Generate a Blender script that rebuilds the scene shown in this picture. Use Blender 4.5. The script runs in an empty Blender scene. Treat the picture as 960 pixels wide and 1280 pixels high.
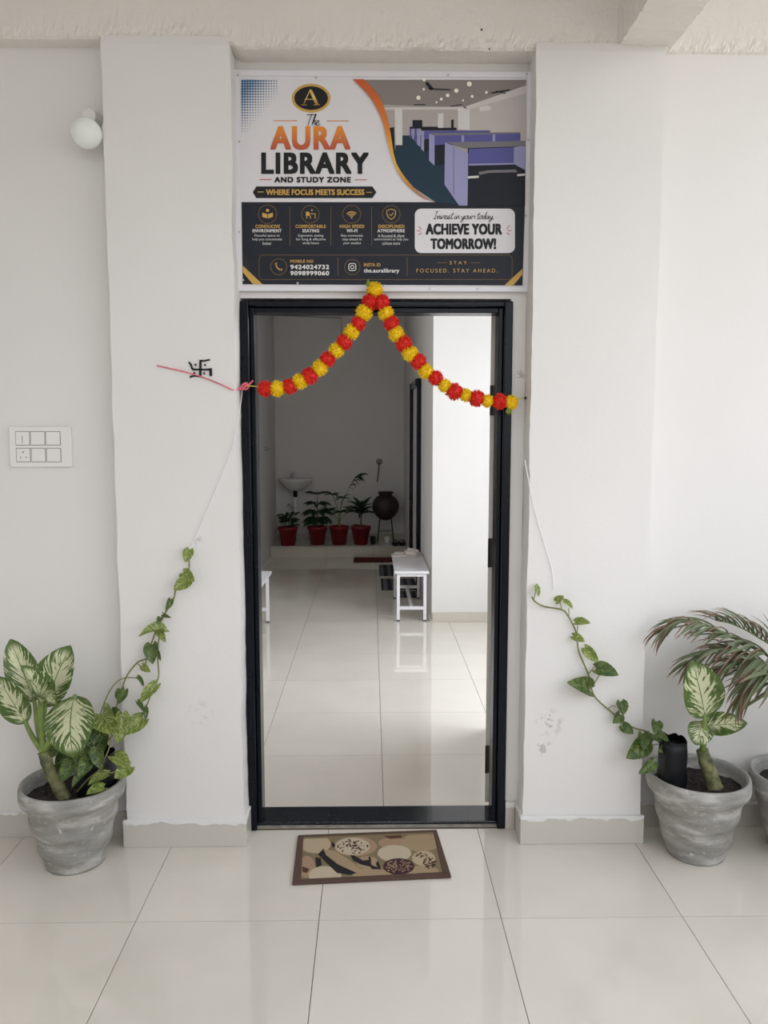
import bpy, bmesh, math, random
from mathutils import Vector, Matrix, noise
random.seed(7)
SC = bpy.context.scene
COL = SC.collection

# ---------------------------------------------------------------- camera, sky, exposure
F, H = 1000.0, 1.6
PT = math.atan(102 / 1000); YW = math.atan(16 / 1000 * math.cos(PT))
cd = bpy.data.cameras.new('camera'); cam = bpy.data.objects.new('camera', cd); COL.objects.link(cam)
cd.sensor_fit = 'HORIZONTAL'; cd.sensor_width = 36; cd.lens = 36 * F / 960
cd.clip_start = 0.05
cam.location = (0, 0, H); cam.rotation_euler = (math.pi / 2 - PT, 0, -YW)
SC.camera = cam
SC.view_settings.view_transform = 'Standard'; SC.view_settings.look = 'None'
SC.view_settings.gamma = 1; SC.view_settings.use_curve_mapping = False
SC.view_settings.exposure = 0.9

w = bpy.data.worlds.new('sky'); SC.world = w; w.use_nodes = True
nt = w.node_tree; nt.nodes.clear()
wo = nt.nodes.new('ShaderNodeOutputWorld'); bg = nt.nodes.new('ShaderNodeBackground')
tc = nt.nodes.new('ShaderNodeTexCoord'); sp = nt.nodes.new('ShaderNodeSeparateXYZ'); cr = nt.nodes.new('ShaderNodeValToRGB')
mr = nt.nodes.new('ShaderNodeMapRange'); mr.inputs[1].default_value = -1; mr.inputs[2].default_value = 1
nt.links.new(tc.outputs['Generated'], sp.inputs[0]); nt.links.new(sp.outputs[2], mr.inputs[0]); nt.links.new(mr.outputs[0], cr.inputs[0])
cr.color_ramp.elements[0].position = 0.46; cr.color_ramp.elements[0].color = (.30, .28, .25, 1)
cr.color_ramp.elements[1].position = 0.52; cr.color_ramp.elements[1].color = (.94, .955, 1.0, 1)
e = cr.color_ramp.elements.new(1.0); e.color = (.80, .88, 1.0, 1)
nt.links.new(cr.outputs[0], bg.inputs[0]); bg.inputs[1].default_value = 1.2
nt.links.new(bg.outputs[0], wo.inputs[0])


def area(name, loc, rot, sx, sy, power, col):
    l = bpy.data.lights.new(name, 'AREA'); l.shape = 'RECTANGLE'; l.size = sx; l.size_y = sy; l.energy = power; l.color = col
    o = bpy.data.objects.new(name, l); COL.objects.link(o); o.location = loc; o.rotation_euler = rot
    return o


# daylight coming in through the open right side of the landing and the inner room's window
area('daylight_landing', (2.55, 1.0, 2.0), (0, math.radians(90), 0), 1.7, 3.2, 5, (.97, .98, 1))
area('daylight_window', (1.85, 4.6, 1.75), (0, math.radians(90), 0), 2.2, 2.4, 33, (.86, .92, 1))

# ---------------------------------------------------------------- projection helpers (photo measure -> place in the world)
def ray(x, y):
    a, b = (x - 480) / F, (640 - y) / F
    fy = math.cos(PT) + b * math.sin(PT); fz = -math.sin(PT) + b * math.cos(PT)
    return (a * math.cos(YW) + fy * math.sin(YW), -a * math.sin(YW) + fy * math.cos(YW), fz)
def at(x, y, Y):
    r = ray(x, y); k = Y / r[1]
    return Vector((r[0] * k, Y, H + r[2] * k))
def gnd(x, y, Z=0.0):
    r = ray(x, y); k = (Z - H) / r[2]
    return Vector((r[0] * k, r[1] * k, Z))
def lin(c):
    return tuple(((v / 255) / 12.92 if v / 255 <= .04045 else ((v / 255 + .055) / 1.055) ** 2.4) for v in c[:3]) + (1,)

# ---------------------------------------------------------------- materials
MATS = {}
class NB:
    def __init__(s, name):
        s.m = bpy.data.materials.new(name); s.m.use_nodes = True; s.t = s.m.node_tree; s.t.nodes.clear()
        s.o = s.n('ShaderNodeOutputMaterial'); s.b = s.n('ShaderNodeBsdfPrincipled'); s.l(s.b.outputs[0], s.o.inputs[0])
        MATS[name] = s.m
    def n(s, k, **kw):
        n = s.t.nodes.new(k)
        for a, v in kw.items(): setattr(n, a, v)
        return n
    def l(s, a, b): s.t.links.new(a, b)
    def put(s, a, sock):
        if hasattr(a, 'links'): s.l(a, sock)
        else: sock.default_value = a
    def math(s, op, a, b=0.0, c=None):
        n = s.n('ShaderNodeMath', operation=op); s.put(a, n.inputs[0]); s.put(b, n.inputs[1])
        if c is not None: s.put(c, n.inputs[2])
        return n.outputs[0]
    def noise(s, vec, scale, detail=3, rough=.5):
        n = s.n('ShaderNodeTexNoise'); n.inputs['Scale'].default_value = scale; n.inputs['Detail'].default_value = detail
        n.inputs['Roughness'].default_value = rough
        if vec is not None: s.l(vec, n.inputs['Vector'])
        return n.outputs[0]
    def ramp(s, v, stops):
        n = s.n('ShaderNodeValToRGB'); s.l(v, n.inputs[0]); e = n.color_ramp.elements
        while len(e) < len(stops): e.new(.5)
        for k, (p, c) in enumerate(stops): e[k].position = p; e[k].color = c if len(c) == 4 else tuple(c) + (1,)
        return n.outputs[0]
    def smooth(s, v, a, b):
        n = s.n('ShaderNodeMapRange', interpolation_type='SMOOTHSTEP'); s.l(v, n.inputs[0]); n.inputs[1].default_value = a; n.inputs[2].default_value = b
        return n.outputs[0]
    def mix(s, f, a, b):
        n = s.n('ShaderNodeMix', data_type='RGBA'); s.put(f, n.inputs[0]); s.put(a, n.inputs[6]); s.put(b, n.inputs[7])
        return n.outputs[2]
    def color(s, c): s.put(c, s.b.inputs['Base Color'])
    def set(s, **kw):
        for k, v in kw.items(): s.put(v, s.b.inputs[k.replace('_', ' ')])
    def bump(s, h, st=.3, d=.01):
        n = s.n('ShaderNodeBump'); n.inputs['Strength'].default_value = st; n.inputs['Distance'].default_value = d
        s.l(h, n.inputs['Height']); s.l(n.outputs[0], s.b.inputs['Normal'])
    def obj(s): return s.n('ShaderNodeTexCoord').outputs['Object']
    def geo(s): return s.n('ShaderNodeNewGeometry').outputs['Position']


def plain(name, rgb, rough=.5, metal=0.0, spec=.5, var=0.0, scale=20):
    b = NB(name); c = lin(rgb)
    if var:
        nz = b.noise(b.obj(), scale)
        b.color(b.ramp(nz, [(.3, tuple(max(0, v * (1 - var)) for v in c[:3])), (.7, tuple(min(1, v * (1 + var)) for v in c[:3]))]))
    else: b.color(c)
    b.set(Roughness=rough, Metallic=metal); b.b.inputs['Specular IOR Level'].default_value = spec
    return b.m


def wall_mat(name, rgb, bump=.12, pits=False, smudges=()):
    b = NB(name); g = b.geo(); c = lin(rgb)
    n1 = b.noise(g, 1.6, 4); n2 = b.noise(g, 60, 3)
    col = b.ramp(n1, [(.25, tuple(v * .955 for v in c[:3])), (.75, c)])
    if pits:
        v = b.n('ShaderNodeTexVoronoi'); v.inputs['Scale'].default_value = 11; b.l(g, v.inputs['Vector'])
        dot = b.math('MULTIPLY', b.math('LESS_THAN', v.outputs['Distance'], .045), b.math('GREATER_THAN', b.noise(g, 7), .56))
        col = b.mix(dot, col, lin((95, 90, 84)))
    for (p, r, k) in smudges:
        d = b.n('ShaderNodeVectorMath', operation='DISTANCE'); b.l(g, d.inputs[0]); d.inputs[1].default_value = p
        m = b.math('MULTIPLY', b.math('SUBTRACT', 1.0, b.smooth(d.outputs['Value'], r * .3, r)), b.smooth(b.noise(g, 45, 4), .5, .62))
        col = b.mix(b.math('MULTIPLY', m, k), col, lin((150, 146, 140)))
    b.color(col); b.set(Roughness=.62); b.b.inputs['Specular IOR Level'].default_value = .35
    h = b.math('ADD', b.math('MULTIPLY', n2, .35), b.math('MULTIPLY', b.noise(g, 9, 4), 1.0))
    b.bump(h, bump, .012 if not pits else .03)
    return b.m


wall_mat('wall_paint', (234, 231, 227), bump=.08)
wall_mat('wall_inner', (228, 225, 221))
wall_mat('rough_plaster', (235, 230, 222), bump=.32, pits=True)
pR = at(686, 905, 2.96); pR2 = at(676, 935, 2.96); pL = at(250, 892, 2.96); pL2 = at(246, 676, 2.96)
wall_mat('pillar_paint', (234, 231, 227), bump=.1, smudges=[(tuple(pR), .07, .55), (tuple(pR2), .06, .5), (tuple(pL), .06, .35), (tuple(pL2), .03, .4)])

wall_mat('door_wall', (234, 231, 227), bump=.08, smudges=[(tuple(at(637, 1001, 3.085)), .03, 1.0), (tuple(at(650, 470, 3.085)), .03, .5)])
def tile_mat(name, rgb, rough):
    b = NB(name); g = b.geo(); c = lin(rgb)
    n = b.noise(g, 3.5, 5, .55); i = b.n('ShaderNodeObjectInfo').outputs['Random']
    col = b.ramp(b.math('ADD', b.math('MULTIPLY', n, .7), b.math('MULTIPLY', i, .3)), [(.25, tuple(v * .93 for v in c[:3])), (.75, tuple(min(1, v * 1.03) for v in c[:3]))])
    b.color(col); b.set(Roughness=rough); b.b.inputs['Specular IOR Level'].default_value = .75
    b.bump(b.noise(g, 2.2, 2), .02, .004)
    return b.m
tile_mat('floor_tile', (224, 217, 205), .03)
tile_mat('riser_tile', (205, 196, 180), .2)
plain('grout', (112, 102, 88), .8)
b = NB('skirting_tile'); g = b.geo(); c = lin((203, 198, 188)); s = b.n('ShaderNodeSeparateXYZ'); b.l(g, s.inputs[0])
wob = b.math('ADD', s.outputs[2], b.math('MULTIPLY', b.math('SUBTRACT', b.noise(g, 16, 4), .5), .05))
edge = b.smooth(wob, .094, .1)
b.color(b.mix(edge, c, lin((232, 231, 228)))); b.set(Roughness=b.math('ADD', .22, b.math('MULTIPLY', edge, .4))); b.bump(edge, .3, .004)
plain('skirting_inner', (200, 194, 180), .25)
b = NB('granite'); nz = b.noise(b.geo(), 180, 3); b.color(b.ramp(nz, [(.45, lin((14, 17, 22))), (.68, lin((52, 58, 66)))])); b.set(Roughness=.12)
plain('cement', (150, 144, 132), .9, var=.25, scale=30)
plain('frame_black', (11, 15, 25), .22, spec=.2, var=.15, scale=6)
plain('door_leaf', (214, 208, 202), .45)
plain('hinge_metal', (70, 66, 62), .35, .8)
plain('chrome', (205, 205, 208), .15, 1)
plain('plastic_white', (236, 234, 229), .32)
plain('plastic_grey', (150, 148, 143), .5)
plain('gap_grey', (108, 104, 98), .6)
plain('hole_black', (12, 12, 12), .7)
plain('bulb_glass', (238, 240, 236), .18)
plain('symbol_black', (20, 20, 22), .6)
plain('string_white', (240, 240, 240), .4)
plain('ribbon_pink', (232, 110, 130), .5, var=.3, scale=40)
plain('thread_yellow', (205, 200, 90), .5)
for nme, rgb, lo in (('petal_red', (242, 50, 32), (206, 20, 18)), ('petal_yellow', (255, 226, 20), (240, 190, 8))):
    b = NB(nme); nz = b.noise(b.obj(), 55, 2)
    b.color(b.ramp(nz, [(.32, lin(lo)), (.62, lin(rgb))])); b.set(Roughness=.55)
    b.b.inputs['Subsurface Weight'].default_value = .15; b.b.inputs['Subsurface Radius'].default_value = (.01, .006, .003)
plain('leaf_green_small', (120, 140, 40), .5)
# concrete pots
b = NB('concrete'); o_ = b.obj(); mp = b.n('ShaderNodeMapping'); mp.inputs['Scale'].default_value = (4, 4, 14); mp.inputs['Rotation'].default_value = (0, .35, 0); b.l(o_, mp.inputs[0])
n1 = b.noise(mp.outputs[0], 1.6, 6, .62); n2 = b.noise(o_, 55, 4)
b.color(b.mix(b.smooth(n2, .62, .78), b.ramp(n1, [(.3, lin((128, 126, 120))), (.52, lin((158, 156, 150))), (.68, lin((200, 198, 193)))]), lin((205, 203, 198))))
b.set(Roughness=.85); b.bump(b.math('ADD', n1, b.math('MULTIPLY', n2, .3)), .35, .008)
b = NB('soil'); nz = b.noise(b.obj(), 70, 4); b.color(b.ramp(nz, [(.35, lin((22, 19, 17))), (.7, lin((66, 56, 47)))])); b.set(Roughness=.95); b.bump(nz, 1, .02)
plain('poly_bag', (10, 11, 17), .42, spec=.3)
# leaves, patterned along their own UVs (u across, v along)
def leaf_mat(name, green, dark, cream, kind):
    b = NB(name); uv = b.n('ShaderNodeTexCoord').outputs['UV']; s = b.n('ShaderNodeSeparateXYZ'); b.l(uv, s.inputs[0])
    su = b.math('SUBTRACT', b.math('MULTIPLY', s.outputs[0], 2.0), 1.0); u = b.math('ABSOLUTE', su); v = s.outputs[1]
    cv = b.n('ShaderNodeCombineXYZ')
    i = b.n('ShaderNodeObjectInfo').outputs['Random']
    b.l(b.math('SUBTRACT', b.math('MULTIPLY', v, 22.0), b.math('MULTIPLY', u, 9.0)), cv.inputs[0])
    b.l(b.math('ADD', b.math('MULTIPLY', b.math('SIGN', su), 5.0), b.math('MULTIPLY', i, 40.0)), cv.inputs[1]); b.l(b.math('MULTIPLY', u, 1.8), cv.inputs[2])
    st = b.noise(cv.outputs[0], 1.0, 3, .6)
    base = b.ramp(b.noise(uv, 5, 3), [(.3, lin(dark)), (.7, lin(green))])
    if kind == 'dumb':
        t = b.math('SUBTRACT', b.math('ADD', .34, b.math('MULTIPLY', b.math('SUBTRACT', st, .5), 2.9)), b.math('MULTIPLY', u, .66))
        m = b.smooth(t, .0, .09)
        m = b.math('MULTIPLY', m, b.smooth(v, .0, .1)); m = b.math('MULTIPLY', m, b.math('SUBTRACT', 1.0, b.smooth(v, .82, .95)))
        col = b.mix(m, base, lin(cream)); col = b.mix(b.math('LESS_THAN', u, .025), col, lin((112, 128, 70)))
    elif kind == 'pothos':
        col = b.mix(b.math('MULTIPLY', b.smooth(st, .5, .62), .75), base, lin(cream)); col = b.mix(b.math('MULTIPLY', b.math('LESS_THAN', u, .035), .35), col, lin(cream))
    else:
        col = b.mix(b.smooth(b.math('ADD', v, b.math('MULTIPLY', st, .5)), .95, 1.25), base, lin(cream))
    b.color(col); b.set(Roughness=.38)
    tr = b.n('ShaderNodeBsdfTranslucent'); b.l(col, tr.inputs[0]); mx = b.n('ShaderNodeMixShader'); mx.inputs[0].default_value = .22
    b.l(b.b.outputs[0], mx.inputs[1]); b.l(tr.outputs[0], mx.inputs[2]); b.l(mx.outputs[0], b.o.inputs[0])
    b.bump(st, .25, .004)
    return b.m
leaf_mat('dumbcane_leaf', (100, 122, 58), (66, 92, 40), (214, 216, 176), 'dumb')
leaf_mat('pothos_leaf', (132, 148, 62), (78, 104, 38), (206, 210, 134), 'pothos')
leaf_mat('pothos_dark', (82, 104, 50), (50, 74, 36), (150, 164, 92), 'pothos')
leaf_mat('palm_leaf', (130, 140, 104), (94, 108, 76), (138, 98, 82), 'palm')
leaf_mat('palm_dry', (142, 116, 92), (112, 92, 72), (146, 96, 80), 'palm')
leaf_mat('indoor_leaf', (48, 74, 44), (30, 54, 32), (64, 90, 52), 'palm')
plain('stem_green', (128, 148, 78), .5, var=.2)
plain('stem_vine', (120, 122, 66), .55, var=.3)
plain('stem_brown', (104, 86, 58), .7, var=.3)
b = NB('cane'); s = b.n('ShaderNodeSeparateXYZ'); b.l(b.obj(), s.inputs[0])
wv = b.noise(b.obj(), 28, 3); b.color(b.ramp(wv, [(.35, lin((64, 72, 44))), (.6, lin((138, 138, 94)))])); b.set(Roughness=.65)
plain('red_plastic', (134, 24, 31), .4, var=.08)
plain('clay_black', (46, 34, 32), .55, var=.2)
plain('iron_black', (22, 22, 24), .5, .3)
plain('ceramic', (232, 230, 226), .12)
plain('bench_white', (232, 230, 232), .3)
plain('rubber', (60, 58, 58), .7)
plain('mat_red', (92, 18, 24), .95, var=.15, scale=60)
b = NB('mat_stripe'); s = b.n('ShaderNodeSeparateXYZ'); b.l(b.obj(), s.inputs[0])
b.color(b.mix(b.smooth(b.math('SINE', b.math('MULTIPLY', s.outputs[0], 75.0)), -.2, .3), lin((34, 34, 40)), lin((92, 92, 100)))); b.set(Roughness=.95)
plain('shoe_black', (20, 20, 22), .5)
plain('slipper_pale', (214, 206, 200), .6)

def M(n): return MATS[n]

# ---------------------------------------------------------------- mesh builder
class MB:
    def __init__(s, org=(0, 0, 0)):
        s.v = []; s.f = []; s.mi = []; s.uv = {}; s.org = Vector(org)
    def add(s, vs, fs, mi=0, raw=False):
        n = len(s.v); s.v += [tuple(Vector(p) - s.org) for p in vs]
        for f in fs: s.f.append([i + n for i in f]); s.mi.append(mi)
        return n
    def box(s, a, b, mi=0):
        x0, y0, z0 = a; x1, y1, z1 = b
        s.add([(x0, y0, z0), (x1, y0, z0), (x1, y1, z0), (x0, y1, z0), (x0, y0, z1), (x1, y0, z1), (x1, y1, z1), (x0, y1, z1)],
              [(0, 3, 2, 1), (4, 5, 6, 7), (0, 1, 5, 4), (1, 2, 6, 5), (2, 3, 7, 6), (3, 0, 4, 7)], mi); return s
    def prism(s, pts, off, mi=0):
        n = len(pts); off = Vector(off); top = [Vector(p) + off for p in pts]
        s.add(list(pts) + top, [list(range(n))[::-1], list(range(n, 2 * n))] + [(i, (i + 1) % n, n + (i + 1) % n, n + i) for i in range(n)], mi); return s
    def poly(s, pts, mi=0): s.add(pts, [list(range(len(pts)))], mi); return s
    def tube(s, path, r, seg=8, mi=0, cap=True):
        P = [Vector(p) for p in path]; n = len(P)
        R = r if isinstance(r, (list, tuple)) else [r] * n
        up = Vector((0.3, .2, 1)).normalized(); vs = []
        for i in range(n):
            d = (P[min(i + 1, n - 1)] - P[max(i - 1, 0)]).normalized()
            if abs(d.dot(up)) > .97: up = Vector((1, .1, 0)).normalized()
            a = d.cross(up).normalized(); c = a.cross(d).normalized(); up = c
            for k in range(seg):
                t = 2 * math.pi * k / seg; vs.append(P[i] + (a * math.cos(t) + c * math.sin(t)) * R[i])
        fs = [(i * seg + k, i * seg + (k + 1) % seg, (i + 1) * seg + (k + 1) % seg, (i + 1) * seg + k) for i in range(n - 1) for k in range(seg)]
        if cap: fs += [tuple(range(seg))[::-1], tuple(range((n - 1) * seg, n * seg))]
        s.add(vs, fs, mi); return s
    def lathe(s, prof, c=(0, 0, 0), seg=32, mi=0, sx=1, sy=1, fn=None, M4=None):
        vs = []
        for (r, z) in prof:
            for k in range(seg):
                t = 2 * math.pi * k / seg; rr = fn(r, z, t) if fn else r
                p = Vector((rr * math.cos(t) * sx, rr * math.sin(t) * sy, z))
                if M4: p = M4 @ p
                vs.append(p + Vector(c))
        n = len(prof)
        fs = [(i * seg + k, i * seg + (k + 1) % seg, (i + 1) * seg + (k + 1) % seg, (i + 1) * seg + k) for i in range(n - 1) for k in range(seg)]
        fs += [tuple(range(seg))[::-1], tuple(range((n - 1) * seg, n * seg))]
        s.add(vs, fs, mi); return s
    def mesh(s, name, mats, smooth=False):
        me = bpy.data.meshes.new(name); me.from_pydata(s.v, [], s.f)
        for m in ([mats] if isinstance(mats, str) else mats): me.materials.append(M(m))
        me.polygons.foreach_set('material_index', s.mi)
        if smooth: me.polygons.foreach_set('use_smooth', [True] * len(me.polygons))
        me.update(); return me
    def build(s, name, mats, parent=None, smooth=False, bevel=0, seg=2):
        o = bpy.data.objects.new(name, s.mesh(name, mats, smooth)); COL.objects.link(o)
        if parent: o.parent = parent
        else: o.location = s.org
        if bevel:
            m = o.modifiers.new('bevel', 'BEVEL'); m.width = bevel; m.segments = seg; m.limit_method = 'ANGLE'; m.angle_limit = math.radians(40)
        if smooth and not bevel: pass
        return o

def inst(name, me, parent, mat4=None):
    o = bpy.data.objects.new(name, me); COL.objects.link(o)
    if parent: o.parent = parent
    if mat4 is not None: o.matrix_local = mat4
    return o
def tag(o, label=None, cat=None, group=None, kind=None):
    if label: o['label'] = label
    if cat: o['category'] = cat
    if group: o['group'] = group
    if kind: o['kind'] = kind
    return o
def thing(name, loc, label, cat, group=None):
    o = bpy.data.objects.new(name, None); COL.objects.link(o); o.location = loc; o.empty_display_size = .1
    return tag(o, label, cat, group)
def struct(o): o['kind'] = 'structure'; return o
def smoothpath(pts, k=6):
    P = [Vector(p) for p in pts]; out = []
    for i in range(len(P) - 1):
        a = P[max(i - 1, 0)]; b_ = P[i]; c_ = P[i + 1]; d = P[min(i + 2, len(P) - 1)]
        for j in range(k):
            t = j / k
            out.append(.5 * ((2 * b_) + (c_ - a) * t + (2 * a - 5 * b_ + 4 * c_ - d) * t * t + (-a + 3 * b_ - 3 * c_ + d) * t ** 3))
    out.append(P[-1]); return out

# ================================================================ SETTING
YP, YL, YR, YD = 2.965, 3.05, 3.09, 3.085      # faces: pillars, wall left, wall right, door wall
YB = 3.22                                     # inner face of the front wall
ZT = 3.6
PLX = (-.945, -.495); PRX = (.588, 1.045)
# floors ----------------------------------------------------------
def floor(rects, x0, y0, label):
    m = MB()
    for (a, b_, c_, d) in rects: m.box((a, c_, -.06), (b_, d, -.0035))
    fl = struct(m.build('floor', 'grout'))
    full = None
    for (a, b_, c_, d) in rects:
        i0 = math.floor((a - x0) / .6); i1 = math.ceil((b_ - x0) / .6); j0 = math.floor((c_ - y0) / .6); j1 = math.ceil((d - y0) / .6)
        for i in range(i0, i1):
            for j in range(j0, j1):
                xa, xb = max(a, x0 + .6 * i) + .0012, min(b_, x0 + .6 * (i + 1)) - .0012
                ya, yb = max(c_, y0 + .6 * j) + .0012, min(d, y0 + .6 * (j + 1)) - .0012
                if xb - xa < .02 or yb - ya < .02: continue
                if xb - xa > .597 and yb - ya > .597:
                    if full is None: full = MB().box((0, 0, -.012), (.5976, .5976, 0)).mesh('tile', 'floor_tile')
                    inst('tile', full, fl, Matrix.Translation((xa, ya, 0)))
                else:
                    o = MB((xa, ya, 0)).box((xa, ya, -.012), (xb, yb, 0)).build('tile', 'floor_tile', fl); o.location = (xa, ya, 0)
    return fl
floor([(-2.2, 2.4, -1.5, 3.10)], -.774, 2.48, '')
floor([(-1.27, 1.9, YB, 6.58), (-1.27, .5, 6.58, 10.0)], .05, 3.22, '')

# walls -----------------------------------------------------------
def grid_wall(name, mat, x0, x1, yf, yb, z0, z1, jit=.003, top=None, seed=0, step=.03):
    """a plastered block whose long arrises wander a little, as hand-laid plaster does"""
    nx = max(1, round((x1 - x0) / step)); nz = max(1, round((z1 - z0) / step)); m = MB()
    def P(i, k):
        x = x0 + (x1 - x0) * i / nx; z = z0 + (z1 - z0) * k / nz
        if i in (0, nx): x += jit * noise.noise((seed + i, z * 5, 1.3)) * 1.6 + jit * .8 * noise.noise((seed + i, z * 22, 4))
        if k == nz and top: z += top * noise.noise((x * 26, seed, 2)) + top * .6 * noise.noise((x * 90, seed, 5))
        y = yf + .0015 * noise.noise((x * 3, z * 3, seed))
        if k == nz and top: y += .004
        return (x, y, z)
    vs = [P(i, k) for i in range(nx + 1) for k in range(nz + 1)]; W = nz + 1
    fs = [(i * W + k, (i + 1) * W + k, (i + 1) * W + k + 1, i * W + k + 1) for i in range(nx) for k in range(nz)]
    n0 = m.add(vs, fs)
    bl = [(p[0], yb, p[2]) for p in vs]; n1 = m.add(bl, [])
    for k in range(nz):
        m.f.append([n0 + k, n0 + k + 1, n1 + k + 1, n1 + k]); m.mi.append(0)
        q = nx * W + k; m.f.append([n0 + q + 1, n0 + q, n1 + q, n1 + q + 1]); m.mi.append(0)
    for i in range(nx):
        q = i * W + nz; m.f.append([n0 + q, n0 + q + W, n1 + q + W, n1 + q]); m.mi.append(0)
        q = i * W; m.f.append([n0 + q + W, n0 + q, n1 + q, n1 + q + W]); m.mi.append(0)
    return struct(m.build(name, mat))
struct(MB().box((-2.2, YL, 0), (PLX[0] + .02, YB, 3.05)).build('wall_left', 'wall_paint'))
struct(MB().box((PRX[1] - .02, YR, 0), (2.4, YB, 3.05)).build('wall_right', 'wall_paint'))
grid_wall('wall_pillar_left', 'pillar_paint', PLX[0], PLX[1], YP, YB, 0, 2.975, .004, .004, 3)
grid_wall('wall_pillar_right', 'pillar_paint', PRX[0], PRX[1], YP, YB, 0, 2.962, .003, .002, 11)
m = MB(); m.box((PLX[1], YD, 2.095), (PRX[0], YB, 3.05)); m.box((.53, YD, 0), (PRX[0], YB, 2.095))
struct(m.build('wall_door_surround', 'door_wall'))
# roughly plastered ring beam over the pillars
def rough_beam(name, x0, x1, yf, yb, zb, zt, seed, amp=.006):
    n = max(2, round((x1 - x0) / .008)); prof = [(0, 0)]; m = MB(); rows = []
    # profile runs up the front face from the bottom back edge
    K = [(yb, 0.0, .2), (yf + (yb - yf) * .5, 0.0, .6), (yf + .012, 0.0, 1.0), (yf, .006, 1.4), (yf, .02, 1.3), (yf, .035, 1.0), (yf, .055, .5), (yf, .09, .2), (yf, .14, .07), (yf, .2, .04), (yf, .3, .03), (yf, zt - 2.97, .1)]
    for i in range(n + 1):
        x = x0 + (x1 - x0) * i / n; z0 = zb(x)
        for j, (y, dz, a) in enumerate(K):
            q = noise.noise((x * 38, j * .55 + seed, 1)) * .6 + noise.noise((x * 95, j * .9 + seed, 7)) * .6
            q2 = noise.noise((x * 30, j * .4 + seed, 19)) + .5 * noise.noise((x * 80, j * .7, seed + 23))
            rows.append((x, y - amp * a * q if j > 1 else y, z0 + dz + (amp * .5 * a * q2 if j < 6 else 0)))
    w_ = len(K); fs = [(i * w_ + j, i * w_ + j + 1, (i + 1) * w_ + j + 1, (i + 1) * w_ + j) for i in range(n) for j in range(w_ - 1)]
    m.add(rows, fs)
    m.box((x0, yb - .001, zb(0)), (x1, yb + .15, zt)); m.add([(x0, yf, zt), (x1, yf, zt), (x1, yb, zt), (x0, yb, zt)], [(0, 1, 2, 3)])
    return struct(m.build(name, 'rough_plaster', smooth=False))
BX0, BX1 = .876, 1.076
rough_beam('wall_beam_left', -2.2, PLX[0] + .01, YP + .008, YB, lambda x: 2.968, ZT, 2)
rough_beam('wall_beam_center', PLX[0] + .01, BX1 - .02, YP + .008, YB, lambda x: 2.94 + .028 * max(0, min(1, (-.47 - x) / .05)), ZT, 9, .008)
rough_beam('wall_beam_right', BX1 - .02, 2.4, YR - .012, YB, lambda x: 2.98, ZT, 14, .008)
# beam running from the wall over the landing
m = MB(); n = 220; rows = []
K = [(BX0, .5), (BX0, .12), (BX0, .03), (BX0 + .004, .0), (BX0 + .05, 0), (BX0 + .1, 0), (BX0 + .15, 0), (BX1 - .004, 0), (BX1, .03), (BX1, .12), (BX1, .5)]
for i in range(n + 1):
    y = YR + .05 - i * (YR + .05 + .3) / n
    for j, (x, dz) in enumerate(K):
        a = .010 if 1 < j < 9 else .002
        rows.append((x + a * .6 * noise.noise((y * 40, j * .8, 3)), y, 2.955 + min(dz, ZT - 2.955) + (a * noise.noise((y * 45, j * .8, 8)) if dz < .1 else 0)))
w_ = len(K); m.add(rows, [(i * w_ + j, i * w_ + j + 1, (i + 1) * w_ + j + 1, (i + 1) * w_ + j) for i in range(n) for j in range(w_ - 1)])
struct(m.build('ceiling_beam', 'rough_plaster'))
struct(MB().box((-2.35, -.3, ZT), (2.4, YB, ZT + .15)).build('ceiling', 'wall_paint'))  # slab out of view, cut short so more sky lights the upper walls
struct(MB().box((-2.35, -1.5, 0), (-2.2, YB, ZT)).build('wall_side_light_block', 'wall_paint'))  # unseen wall added to close the left, so light comes from the right
m = MB(); m.box((2.4, -1.5, -.06), (2.5, YB, .95)); m.box((-.1, -1.62, -.06), (2.5, -1.5, .95)); m.box((-2.2, -1.62, -.06), (-.1, -1.5, ZT))  # parapets, plus an unseen full-height back wall added to steer light from the right
struct(m.build('wall_parapet_light_block', 'wall_paint'))
# inner rooms
m = MB(); m.box((-1.42, YB, 0), (-1.27, 10.8, 3.2)); struct(m.build('wall_inner_left', 'wall_inner'))
struct(MB().box((-1.42, 10.66, 0), (.7, 10.8, 3.2)).build('wall_inner_back', 'wall_inner'))
m = MB(); m.prism([(.505, 6.58, 0), (.65, 6.58, 0), (.65, 10.66, 0), (.435, 10.66, 0)], (0, 0, 3.2)); m.box((.65, 6.58, 0), (2.05, 6.72, 3.2))
struct(m.build('wall_inner_corner', 'wall_inner'))
m = MB(); m.box((1.9, YB, 0), (2.05, 6.58, .6)); m.box((1.9, YB, 2.9), (2.05, 6.58, 3.2)); m.box((1.9, YB, .6), (2.05, 3.36, 2.9)); m.box((1.9, 5.8, .6), (2.05, 6.58, 2.9))
struct(m.build('wall_inner_right', 'wall_inner'))
m = MB(); m.box((-1.42, YB, 0), (-.5, YB + .02, 3.2)); m.box((.53, YB, 0), (2.05, YB + .02, 3.2)); m.box((-.5, YB, 2.095), (.53, YB + .02, 3.2))
struct(m.build('wall_inner_front', 'wall_inner'))
struct(MB().box((-1.42, YB, 3.2), (2.05, 10.8, 3.3)).build('ceiling', 'wall_inner'))
fr = struct(MB().box((1.96, 3.36, .6), (2.0, 3.4, 2.9)).box((1.96, 5.76, .6), (2.0, 5.8, 2.9)).box((1.96, 4.56, .6), (2.0, 4.6, 2.9)).box((1.96, 3.4, .6), (2.0, 5.76, .64)).box((1.96, 3.4, 2.86), (2.0, 5.76, 2.9)).build('window_1', 'plastic_white'))
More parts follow.
